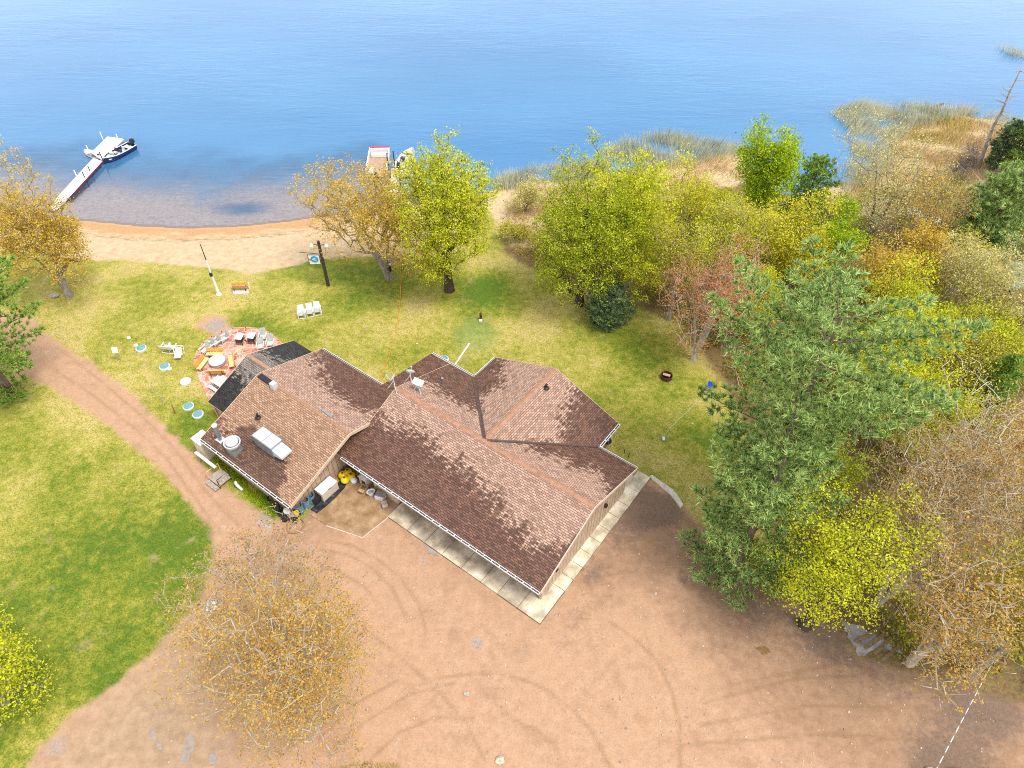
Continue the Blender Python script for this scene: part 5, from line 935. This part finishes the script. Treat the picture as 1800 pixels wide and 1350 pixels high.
# clutter in the front corner ------------------------------------------------
def make_drum(label):
    o = empty('steel_drum', (0, 0, 0), 0, label, 'drum', 'open drums along the kitchen wall'); MB().lathe([(.30, 0), (.30, .28), (.315, .3), (.30, .32), (.30, .58), (.315, .6), (.30, .62), (.30, .88), (.32, .9), (.27, .9), (.27, .3)], 20, cap=False).build('shell', BARREL, o); MB().lathe([(.275, .3), (.02, .32)], 18).build('inside', DARKIN, o); return o
dm = make_drum('blue grey open drum nearest the kitchen roof corner'); dm.location = G(528, 900)
dup(dm, G(540, 890), 1, 'middle of the three blue grey open drums'); dup(dm, G(549, 882), 2, 'blue grey open drum nearest the white freezer')
def make_tire(label, mat=RUBBER): 
    o = empty('tire', (0, 0, 0), 0, label, 'tire', 'old tires by the kitchen corner'); MB().lathe([(.22, .04), (.30, 0), (.36, .05), (.37, .13), (.36, .2), (.30, .25), (.22, .21), (.215, .12), (.22, .04)], 22, cap=False).build('rubber', mat, o, smooth=True); return o
ti = make_tire('black tire lying at the kitchen roof corner'); ti.location = G(498, 903)
t2 = dup(ti, G(490, 893), 0, 'black tire leaning on the kitchen front wall'); t2.rotation_euler = (R(70), 0, YAW); t2.location.z += .34
t3 = dup(ti, G(474, 877), 0, 'dark small wheel lying in the weeds by the kitchen wall', scale=(.6, .6, .6))
gc = empty('garden_cart', G(513, 911), YAW + .5, 'dark cart heaped with junk at the kitchen corner', 'cart'); MB().box((0, 0, .42), (1.15, .7, .08)).box((0, .33, .52), (1.15, .05, .24)).box((0, -.33, .52), (1.15, .05, .24)).build('tray', DARKMETAL, gc)
for s in (-.4, .4):
    for q in (-.36, .36): MB().tube([(s, q - .05, .2), (s, q + .05, .2)], .2, 14).build('wheel', RUBBER, gc)
MB().tube([(-.55, 0, .4), (-1.1, .05, .55), (-1.3, .05, .8)], .025, 5).build('handle', METAL, gc)
MB().blob((.25, .05, .52), (.3, .24, .14), 77, 2, .5).build('junk_heap', GREYWOOD, gc)
z_ = G(509, 908); tag(MB().blob((0, 0, 0), (.30, .24, .2), 5, 2, .4).build('white_bag', PWHITE, None, (z_[0], z_[1], .66), smooth=True), 'white bag on the dark cart', 'bag'); z_ = G(525, 912)
o = empty('yellow_bucket', (z_[0], z_[1], .48), 0, 'yellow bucket on the end of the dark cart', 'bucket'); MB().lathe([(.13, 0), (.17, .3), (.18, .31), (.14, .3), (.12, .06)], 14, cap=False).build('shell', YEL, o); MB().lathe([(.125, .07), (.02, .08)], 12).build('inside', CREAM, o)
def coil(name, px, py, r, th, mat, label, cat, turns=2, sq=1.):
    P = [(r * (1 - .03 * i / 30) * math.cos(2 * math.pi * i / 30), r * sq * math.sin(2 * math.pi * i / 30), th + .02 * math.sin(i * .7) ** 2 + th * (i // 30)) for i in range(30 * turns + 4)]
    return tag(MB().tube(P, th, 5).build(name, mat, None, G(px, py), smooth=True), label, cat)
coil('hose_coil', 519, 925, .62, .028, BRWOOD, 'brown hose coiled on the sand below the cart', 'hose')
fz = empty('chest_freezer', G(565, 872), YAW + R(90), 'white lidded chest freezer against the kitchen gable', 'freezer'); fz.location = tuple(bw(-17.78, -1.75, .02)); MB().box((0, 0, .44), (1.5, .8, .86)).build('cabinet', CREAM, fz, bevel=.02); MB().box((0, .0, .91), (1.52, .82, .09)).build('lid', PWHITE, fz, bevel=.03); MB().box((0, -.42, .88), (.3, .03, .04)).build('handle', DARKMETAL, fz)
o = empty('black_bin', tuple(bw(-17.85, -2.85, .02)), YAW, 'open black plastic bin between the freezer and the drums', 'bin'); MB().box((0, 0, .3), (.5, .5, .6), taper=1.15).build('tub', BLACK, o); MB().box((.02, .38, .55), (.55, .05, .55), rx=R(-25)).build('lid', BLACK, o)
def rubber_mat():
    px = [(546, 896), (557, 904), (575, 890), (590, 876), (606, 859), (611, 848), (611, 841), (602, 841), (594, 850), (577, 868), (560, 884)]
    t = NT('black_mat'); n = t.noise(t.pos(), 2.5, 6, .7); m = t.pbsdf(t.ramp(n, [(.35, (.012, .013, .017)), (.58, (.04, .042, .05)), (.7, (.30, .28, .27))]), t.mr(n, .3, .7, .25, .7), 0, .4, t.bump(n, .5, .04)); return tag(MB().prism([gp(*p)[:2] for p in px], .03, .055).build('rubber_mat', m), 'long black rubber mat lying along the kitchen gable', 'mat')
rubber_mat()
fl0 = None
for i, (u, v, z, l) in enumerate(((-17.85, -.1, .32, 'yellow float nearest the freezer'), (-17.45, -.3, .3, 'yellow float lowest of the pile beside the freezer'), (-17.75, .3, .34, 'yellow float at the back of the pile beside the freezer'), (-17.3, .2, .3, 'yellow float at the right of the pile beside the freezer'))):
    P = bw(u, v, z)
    if fl0 is None:
        fl0 = empty('round_float', tuple(P), 0, l, 'float', 'yellow floats piled by the freezer'); MB().blob((0, 0, 0), (.33, .33, .29), 4, 3, .1).build('ball', YEL, fl0, smooth=True); MB().lathe([(.07, .24), (.08, .3), (.04, .32)], 10).build('plug', DARKMETAL, fl0)
    else: dup(fl0, tuple(P), i * 1.3, l)
o = empty('utility_crate', tuple(bw(-17.35, 1.3, .02)), YAW, 'grey white crate with dark things on top in the corner under the eave', 'crate'); MB().box((0, 0, .5), (1.0, .8, 1.0)).build('body', simple('crate_grey', (.52, .51, .46), .5, var=.1, dirt=.3), o, bevel=.02); MB().blob((-.15, .1, 1.06), (.3, .24, .12), 12, 2, .4).blob((.3, -.1, 1.05), (.16, .2, .1), 13).build('clutter', BLACK, o)
o = empty('storage_cabinet', tuple(bw(-16.1, .55, .02)), YAW, 'cream cabinet with open side among the clutter by the eave', 'cabinet'); MB().box((0, 0, .46), (.72, .6, .9)).build('body', CREAM, o, bevel=.015); MB().box((.1, -.31, .45), (.36, .02, .5)).build('door', DARKMETAL, o); MB().box((0, 0, .93), (.78, .66, .05)).build('top', PWHITE, o)
P = bw(-16.07, .58, .975); o = empty('blue_tray', tuple(P), YAW, 'blue tray on top of the cream cabinet', 'tray'); MB().box((0, 0, .06), (.5, .42, .12)).build('tub', PWHITE, o); MB().box((0, 0, .125), (.4, .32, .02)).build('liner', simple('tray_blue', (.05, .35, .62), .4), o)
o = empty('wicker_basket', tuple(bw(-16.75, .75, .02)), 0, 'round wicker basket left of the cream cabinet', 'basket'); MB().lathe([(.25, 0), (.34, .42), (.36, .45), (.31, .44), (.24, .08)], 18, cap=False).build('weave', simple('wicker', (.45, .34, .2), .8, var=.35, sc=20), o); MB().lathe([(.27, .2), (.02, .24)], 14).build('contents', BRWOOD, o)
o = empty('tan_carton', tuple(bw(-15.75, -.02, .02)), YAW + .2, 'open tan carton in front of the cream cabinet', 'carton'); MB().box((-.23, 0, .24), (.03, .46, .48)).box((.23, 0, .24), (.03, .46, .48)).box((0, -.23, .24), (.46, .03, .48)).box((0, .23, .24), (.46, .03, .48)).box((0, 0, .03), (.46, .46, .04)).build('sides', TAN, o); MB().box((.0, -.33, .44), (.44, .2, .02), rx=R(25)).build('flap', TAN, o)
o = empty('toilet_bowl', tuple(bw(-15.1, .05, .02)), YAW + 2.6, 'old white oval bowl standing by the eave', 'bowl'); MB().lathe([(.15, 0), (.14, .2), (.24, .38), (.27, .42), (.2, .42), (.12, .25)], 18, sx=1., sy=1.3, cap=False).build('bowl', PWHITE, o, smooth=True); MB().lathe([(.19, .34), (.02, .36)], 16, sx=1, sy=1.3).build('seat_hole', SLING, o)
o = empty('cooler', tuple(bw(-14.35, .25, .02)), YAW + .35, 'white cooler with a grey lid beside the stone wall', 'cooler'); MB().box((0, 0, .22), (.72, .5, .44)).build('body', PWHITE, o, bevel=.03); MB().box((.05, .02, .48), (.74, .5, .08), ry=R(8)).build('lid', METAL, o, bevel=.02); MB().tube([(-.38, -.2, .3), (-.44, -.2, .36), (-.44, .2, .36), (-.38, .2, .3)], .02, 5).build('handle', DARKMETAL, o)
tag(MB().blob((0, 0, .22), (.28, .26, .26), 31, 2, .3).build('white_bag', PWHITE, None, tuple(bw(-16.95, .1, .03)), smooth=True), 'white bag sitting on the end of the black mat', 'bag')
tag(MB().box((0, 0, .2), (.4, .5, .34), rx=R(14)).tube([(-.2, 0, .1), (-.5, -.2, .3)], .03, 5).build('scrap_pile', GREYWOOD, None, tuple(bw(-13.6, -.1, .02)), .4), 'small grey scrap heap against the stone wall', 'scrap')
# left end of the kitchen
cb = empty('utility_cabinet', tuple(bw(-27.75, -4.75, 0)), YAW, 'white box cabinet at the left end of the kitchen wall', 'cabinet'); MB().box((0, 0, .95), (1.15, 1.0, 1.9)).build('body', CREAM, cb, bevel=.02); MB().box((0, 0, 1.93), (1.22, 1.08, .08)).build('lid', PWHITE, cb, bevel=.02)
o = empty('plank_rack', tuple(bw(-26.7, -5.55, 0)), YAW, 'long white plank on low trestles under the kitchen eave', 'plank'); MB().box((0, 0, .9), (2.4, .22, .06)).build('plank', PWHITE, o)
for s in (-.9, .9): MB().tube([(s, -.12, 0), (s, 0, .88)], .035, 5).tube([(s, .12, 0), (s, 0, .88)], .035, 5).build('leg', GREYWOOD, o)
sp = empty('stoop', tuple(bw(-25.0, -5.75, 0)), YAW, 'grey brown wooden stoop with rail in the grass before the kitchen', 'stoop'); MB().box((0, 0, .3), (1.3, 1.1, .08)).build('deck', GREYWOOD, sp); MB().box((0, -.75, .12), (1.2, .36, .06)).build('step', GREYWOOD, sp)
for s in (-.6, .6): MB().tube([(s, -.5, 0), (s, -.5, 1.0), (s, .5, 1.0), (s, .5, 0)], .045, 5).build('rail', DARKMETAL if s > 0 else YWOOD, sp)
tag(MB().tube([(0, 0, .5), (.15, -.1, .45), (.45, -.1, .3), (.7, -.05, .1)], .11, 8).build('duct_hose', PWHITE, None, tuple(bw(-23.6, -5.35, 0)), YAW, smooth=True), 'bent white duct hose leaning on the kitchen wall', 'hose')
# docks and boats -------------------------------------------------------------
DZ = LAKE + .5
def deck_from(px, z): return [at(x, y, z)[:2] for x, y in px]
dk = empty('dock', tuple(at(140, 315, LAKE)), 0, 'white dock with end platform reaching into the lake at the left', 'dock'); O3 = np.array(dk.location)
def loc2(P): return [(p[0] - O3[0], p[1] - O3[1]) for p in P]
MB().prism(loc2(deck_from([(189, 240), (217, 244), (180.5, 282), (160, 268)], DZ)), .36, .5).build('platform', PWHITE, dk); MB().prism(loc2(deck_from([(163.5, 278), (180, 283), (121, 347), (101, 346)], DZ)), .36, .498).build('walkway', PWHITE, dk)
g0 = deck_from([(100.5, 347), (117, 346.5), (97, 366), (87, 367)], DZ - .1); MB().prism(loc2(g0), .1, .4).build('ramp', PWHITE, dk)
a, b = [np.array(p) for p in loc2(deck_from([(180, 283), (121, 347)], DZ))]; d = b - a; MB().box(((a + b) / 2).tolist() + [.36], (np.linalg.norm(d), .06, .24), math.atan2(d[1], d[0])).build('fender_rail', simple('dark_red_rail', (.12, .02, .05), .6), dk)
for px, py, hgt, mt in ((181, 245, 1.0, PWHITE), (209, 248, .95, PWHITE), (157, 268, .95, PWHITE), (181, 282, 1.1, DARKMETAL), (135, 310, .8, PWHITE), (149, 312, .7, DARKMETAL), (158, 300, .6, DARKMETAL)):
    p = loc2([at(px, py, DZ)[:2]])[0]; MB().tube([(*p, -1.4), (*p, .5 + hgt)], .06, 6).build('post', mt, dk)
def hull(L, W, Hh, n=14, flat=.75, bow=.55):
    """open boat hull along +X (bow), returns MB with outer skin, floor and gunwale"""
    m = MB(); sec = []
    for i in range(n + 1):
        f = i / n; w = W / 2 * (1 - max(0, (f - bow) / (1 - bow)) ** 2.1) * (.93 + .07 * min(1, f * 4)); w = max(w, .02); x = (f - .5) * L; sh = Hh * (1 + .25 * f ** 3); k = .12 * Hh + .5 * Hh * max(0, f - .8) * 2
        sec.append([(x, -w, sh), (x, -w * .93, sh * .55), (x, -w * flat, k), (x, 0, k * .6), (x, w * flat, k), (x, w * .93, sh * .55), (x, w, sh)])
    base = len(m.v); m.v += [p for s in sec for p in s]
    for i in range(n):
        for j in range(6): a = base + i * 7 + j; m.f.append((a, a + 7, a + 8, a + 1)); m.mi.append(0)
    m.f.append(tuple(base + j for j in range(7))); m.mi.append(0)
    gun = [[np.array(s[k]) for s in sec] for k in (0, 6)]; fl = MB(); xs = [(s[0][0], s[0][1] * .8, s[6][1] * .8, Hh * .35) for s in sec[:-1]]
    b2 = len(fl.v); fl.v += [q for x, y0, y1, z in xs for q in ((x, y0, z), (x, y1, z))]
    for i in range(len(xs) - 1): fl.f.append((b2 + 2 * i, b2 + 2 * i + 2, b2 + 2 * i + 3, b2 + 2 * i + 1)); fl.mi.append(0)
    return m, fl, gun
bow_, stern = at(183, 283, LAKE + .4), at(233, 255, LAKE + .4); v_ = bow_ - stern; L = float(np.linalg.norm(v_[:2])) * 1.0
fb = empty('fishing_boat', tuple((bow_ + stern) / 2 * [1, 1, 0] + [0, 0, LAKE - .12]), math.atan2(v_[1], v_[0]), 'dark blue fishing boat with outboard moored beside the white dock', 'boat')
W_ = L * .37; hm, fl_, gn = hull(L, W_, .72); hm.build('hull', NAVY, fb, smooth=True); fl_.build('floor', simple('grey_carpet', (.34, .36, .34), .9, var=.2), fb); m = MB()
for gl_ in gn: m.tube([p + [0, 0, .02] for p in gl_], .05, 6)
m.build('gunwale', PWHITE, fb); SEATG = simple('boat_seat', (.62, .66, .62), .5, var=.15)
for x, y in ((.12, -.42), (.12, .42), (-.55, .1)): s = MB().box((x, y, .55), (.42, .44, .16)).build('seat', SEATG, fb, bevel=.04); MB().box((x - .22, y, .82), (.1, .44, .46), ry=R(-12)).build('backrest', DARKMETAL if x > 0 else SEATG, s, bevel=.03)
MB().box((.62, -.45, .62), (.34, .5, .42)).build('console', METALW, fb, bevel=.04); MB().box((L * .30, 0, .56), (L * .2, W_ * .62, .07)).build('bow_deck', SEATG, fb); MB().box((-L * .36, 0, .56), (L * .14, W_ * .8, .07)).build('rear_deck', SEATG, fb); MB().box((-.05, -W_ * .49, .52), (.5, .03, .2)).build('red_number_patch', RED, fb); MB().box((.9, -W_ * .485, .5), (1.6, .02, .1)).build('white_stripe', PWHITE, fb)
ob = MB().box((-L * .5 - .1, 0, 1.05), (.62, .44, .52), taper=.75).build('outboard_motor', BLACK, fb, bevel=.07); MB().box((-L * .5 - .1, 0, .5), (.24, .16, .8)).box((-L * .5 - .1, 0, -.05), (.5, .06, .3)).build('shaft', DARKMETAL, ob); MB().tube([(-L * .5 + .2, .3, .9), (-L * .3, .5, .95)], .04, 5).build('tiller', BLACK, ob)
wbp = at(162, 272, LAKE + .3); rb = empty('rowing_boat', (wbp[0] - .2, wbp[1] + .3, LAKE - .08), R(150), 'small white rowing boat tied left of the dock platform', 'boat'); hm, fl_, gn = hull(2.7, 1.1, .45); hm.build('hull', PWHITE, rb, smooth=True); fl_.build('floor', GREYWOOD, rb); MB().box((-.3, 0, .34), (.26, .98, .04)).build('thwart', BRWOOD, rb); MB().box((.5, 0, .34), (.24, .8, .04)).build('thwart', PWHITE, rb); MB().box((-1.42, 0, .55), (.26, .22, .4)).build('motor', BLACK, rb, bevel=.04)
# second dock, half hidden behind the golden maple
d2 = empty('dock', tuple(at(695, 330, LAKE)), 0, 'pale plank dock behind the golden maple, mostly hidden', 'dock'); O3 = np.array(d2.location)
MB().prism(loc2(deck_from([(688, 296), (701, 295), (703, 372), (684, 372)], DZ)), .36, .5).build('walkway', simple('pale_planks', (.58, .52, .44), .8, var=.2), d2); MB().prism(loc2(deck_from([(701, 297), (728, 299), (728, 308), (701, 309)], DZ)), .36, .497).build('platform', PWHITE, d2)
for px, py in ((683, 294), (694, 291), (702, 309), (727, 306)): p = loc2([at(px, py, DZ)[:2]])[0]; MB().tube([(*p, -1.4), (*p, 2.4)], .07, 6).build('post', DARKMETAL, d2)
pa, pb_ = at(666, 276, LAKE + .6), at(669, 315, LAKE + .6); pn = empty('pontoon_boat', tuple(at(666, 296, LAKE)), R(93), 'white railed pontoon boat with red end panel behind the golden maple', 'boat'); 
for s in (-.85, .85): MB().tube([(-2.9, s, .05), (2.5, s, .05), (3.0, s, .25)], [.32, .32, .08], 12).build('pontoon', METAL, pn, smooth=True)
MB().box((0, 0, .45), (5.6, 2.5, .12)).build('deck', simple('deck_carpet', (.42, .30, .20), .9, var=.2), pn)
for s in (-1, 1): f = MB().tube([(-2.7, s * 1.2, 1.3), (2.7, s * 1.2, 1.3)], .045, 6).box((0, s * 1.2, .9), (5.4, .04, .6)).build('side_rail', PWHITE, pn)
MB().box((2.72, 0, .95), (.05, 2.4, .6)).build('front_rail', PWHITE, pn); MB().box((2.76, 0, 1.28), (.08, 2.5, .2)).build('red_panel', RED, pn); MB().box((2.0, 0, .72), (.7, 2.0, .4)).build('bench_seat', PWHITE, pn, bevel=.05); MB().box((-1.9, .7, .72), (1.4, .6, .42)).build('bench_seat', SEATG, pn, bevel=.05); MB().box((-3.0, 0, .8), (.4, .4, .7)).build('outboard_motor', BLACK, pn, bevel=.06)
p2 = at(714, 279, LAKE + .3); sb_ = empty('speed_boat', (p2[0], p2[1], LAKE - .1), R(75), 'white boat with dark motor peeking out between the golden and the lime maple', 'boat'); hm, fl_, gn = hull(4.6, 1.8, .62); hm.build('hull', PWHITE, sb_, smooth=True); fl_.build('floor', SLING, sb_); MB().box((-2.45, 0, .9), (.5, .4, .5)).build('outboard_motor', BLACK, sb_, bevel=.06); MB().box((-.4, .3, .6), (.45, .45, .4)).build('seat', DARKMETAL, sb_, bevel=.04); MB().box((-.4, -.35, .6), (.45, .45, .4)).build('seat', PWHITE, sb_, bevel=.04); MB().box((.5, 0, .78), (.06, 1.3, .32), ry=R(-30)).build('windscreen', GLASS, sb_)
# wood side things
a, b = gp(1609, 388), gp(1642, 398); d = b - a; mbt = empty('metal_boat', tuple((a + b) / 2), math.atan2(d[1], d[0]), 'upturned pale metal boat lying in the wood before the marsh', 'boat'); hm, fl_, gn = hull(4.2, 1.4, .5); hm.v = [(x, y, 1.0 - z) for x, y, z in hm.v]; hm.f = [f[::-1] for f in hm.f]; hm.build('hull', METALW, mbt, smooth=True); MB().box((-.1, 0, .95), (3.2, .07, .06)).build('keel', DARKMETAL, mbt)
for x in (-1.2, 1.1): MB().box((x, 0, .22), (.16, 1.5, .44)).build('trestle', GREYWOOD, mbt)
tb_ = empty('covered_boat', G(1775, 497), R(60), 'boat shaped heap under a teal tarp near the right edge', 'tarp'); MB().blob((0, 0, .9), (2.3, 1.1, .8), 41, 3, .25).build('tarp', TARP, tb_); MB().box((0, 0, .25), (3.4, 1.0, .5)).build('trailer', DARKMETAL, tb_)
tag(MB().blob((0, 0, .3), (.55, .4, .38), 8, 2, .3).build('white_barrel', PWHITE, None, G(1554, 356)), 'small whitish barrel among the half bare golden tree', 'barrel'); tag(MB().tube([(-.6, 0, .1), (0, .05, .25), (.5, -.05, .55)], [.16, .2, .1], 7).build('log', BK['darkdead'], None, tuple(at(1650, 188, LAKE))), 'short dark log in the outer reeds', 'log')
def brush_pile():
    g = np.random.default_rng(77); P = inside([(1665, 306), (1705, 262), (1722, 262), (1716, 292), (1690, 330), (1668, 330)], 700, g); z = height(P[:, 0], P[:, 1]) + g.uniform(0, .5, len(P)); d = unit(np.column_stack([g.normal(size=(len(P), 2)), g.uniform(-.1, .5, len(P))]))
    o = blades('brush_pile', np.column_stack([P, z]), d, g.uniform(.6, 1.8, len(P)), .04, g, bark('brush_grey', (.10, .075, .065), (.34, .27, .24)), None); tag(o, 'grey brown heap of cut branches on the marsh below the snag', 'brush pile')
brush_pile()
# puddles and boards
PUD = NT('puddle_water'); PUDDLE = PUD.pbsdf(PUD.ramp(PUD.noise(PUD.pos(), 1.2, 3), [(.35, (.20, .17, .15)), (.65, (.42, .41, .42))]), .05, 0, .6); PUD2 = NT('pale_puddle'); PUDDLE2 = PUD2.pbsdf(PUD2.ramp(PUD2.noise(PUD2.pos(), 2.5, 5), [(.35, (.26, .22, .19)), (.65, (.38, .31, .26))]), .12, 0, .5)  # pale base of PUDDLE paints in the white sky's reflection
def puddle(px, mat): 
    P = [gp(*p)[:2] for p in px]; z = max(hz(*p) for p in P) + .012; g = np.random.default_rng(int(px[0][0])); Q = []
    for a, b in zip(P, P[1:] + P[:1]):
        for i in range(5): f = i / 5; Q.append(a + (b - a) * f + g.normal(size=2) * .06 * np.linalg.norm(b - a))
    tag(MB().prism(Q, z - .05, z).build('puddle', mat), kind='structure')
puddle([(1480, 1090), (1510, 1100), (1545, 1118), (1580, 1140), (1605, 1165), (1580, 1172), (1545, 1165), (1510, 1150), (1490, 1120)], PUDDLE); puddle([(1148, 1013), (1157, 1018), (1154, 1034), (1143, 1052), (1134, 1046), (1146, 1032)], PUDDLE); puddle([(744, 958), (760, 966), (772, 978), (758, 976)], PUDDLE)
puddle([(1325, 1137), (1345, 1136), (1356, 1146), (1340, 1152)], simple('wet_mud', (.22, .13, .06), .3))
puddle([(262, 1280), (274, 1286), (275, 1302), (264, 1300)], PUDDLE2); puddle([(330, 1288), (343, 1298), (340, 1318), (328, 1342), (316, 1345), (322, 1315)], PUDDLE2); puddle([(368, 1322), (380, 1328), (380, 1345), (368, 1346)], PUDDLE2); puddle([(276, 1306), (286, 1308), (284, 1318), (275, 1316)], PUDDLE2); puddle([(446, 897), (478, 913), (476, 931), (452, 924)], simple('wet_slab', (.42, .33, .29), .5, var=.2))
bd = None
for i, ((x0, y0), (x1, y1), l) in enumerate((((1506, 1128), (1545, 1104), 'uppermost of the four dark boards across the puddle'), ((1520, 1140), (1558, 1113), 'second of the four dark boards across the puddle'), ((1536, 1150), (1566, 1122), 'third of the four dark boards across the puddle'), ((1550, 1162), (1582, 1135), 'lowest of the four dark boards across the puddle'))):
    a, b = gp(x0, y0), gp(x1, y1); d = b - a; tag(MB().box((0, 0, .035), (np.linalg.norm(d), .24, .05)).build('board', simple('wet_board', (.22, .155, .08), .5, var=.3) if bd is None else bd, None, tuple((a + b) / 2), math.atan2(d[1], d[0])), l, 'board', 'boards in the puddle'); bd = bpy.data.materials['wet_board']
# striped cable over the lower right corner
def cable():
    A_, B_ = at(1748, 1158, 4.2), at(1646, 1352, 7.5); d = B_ - A_; A0 = A_ - d * .25; B0 = B_ + d * 1.2; o = empty('striped_cable', tuple(A0), 0, 'grey overhead cable wrapped with white bands at the lower right', 'cable'); MB().tube([(0, 0, 0), tuple(B0 - A0)], .012, 5).build('wire', METAL, o); n = 30; m = MB(); D_ = (B0 - A0) / n
    w0 = MB().tube([D_ * .12, D_ * .72], .024, 6).build('white_band', PWHITE, o)
    for i in range(1, n): c = w0.copy(); COL.objects.link(c); c.parent = o; c.location = D_ * i
cable()
tag(MB().tube([(0, 0, 0), (.02, 0, 1.0), (.0, .02, 1.5)], [.05, .04, .03], 6).build('bent_stick', BK['dead'], None, G(1392, 846)), 'thin bare sapling beside the broken dark trunk', 'sapling')
def edge_grass():
    g = np.random.default_rng(8); P = inside([(600, 1347), (640, 1338), (700, 1342), (720, 1380), (560, 1380)], 900, g); o = blades('edge_grass', np.column_stack([P, height(P[:, 0], P[:, 1])]), unit(g.normal(size=(len(P), 3)) * .4 + [0, 0, 1]), g.uniform(.1, .3, len(P)), .02, g, LM['olive'], None); tag(o, 'dry yellowish grass at the bottom edge of the sandy lot', 'grass', kind='stuff')
    P = inside([(385, 800), (405, 815), (440, 860), (495, 900), (480, 912), (440, 880), (395, 835), (375, 812)], 2600, g); o = blades('wall_weeds', np.column_stack([P, height(P[:, 0], P[:, 1])]), unit(g.normal(size=(len(P), 3)) * .5 + [0, 0, 1]), g.uniform(.1, .38, len(P)), .025, g, LM['bright'], None); tag(o, 'bright green weeds along the kitchen front wall', 'weeds', kind='stuff')
edge_grass()

def pebbles():
    g = np.random.default_rng(15); P = inside([(520, 990), (690, 930), (930, 1110), (1150, 930), (1230, 960), (1330, 1060), (1480, 1130), (1750, 1240), (1780, 1340), (120, 1345), (330, 1140)], 800, g); m = MB(); z = height(P[:, 0], P[:, 1])
    for (x, y), h in zip(P, z):
        r = .02 + .05 * g.random() ** 3; m.box((x, y, h + r * .3), (r * 2, r * 1.6, r * 1.2), g.uniform(0, 3), g.uniform(-.4, .4), g.uniform(-.4, .4), taper=.7)
    tag(m.build('pebbles', simple('pebble_stone', (.42, .36, .31), .9, var=.5, sc=1.2)), 'small pebbles strewn over the sandy lot', 'pebbles', kind='stuff')
pebbles()
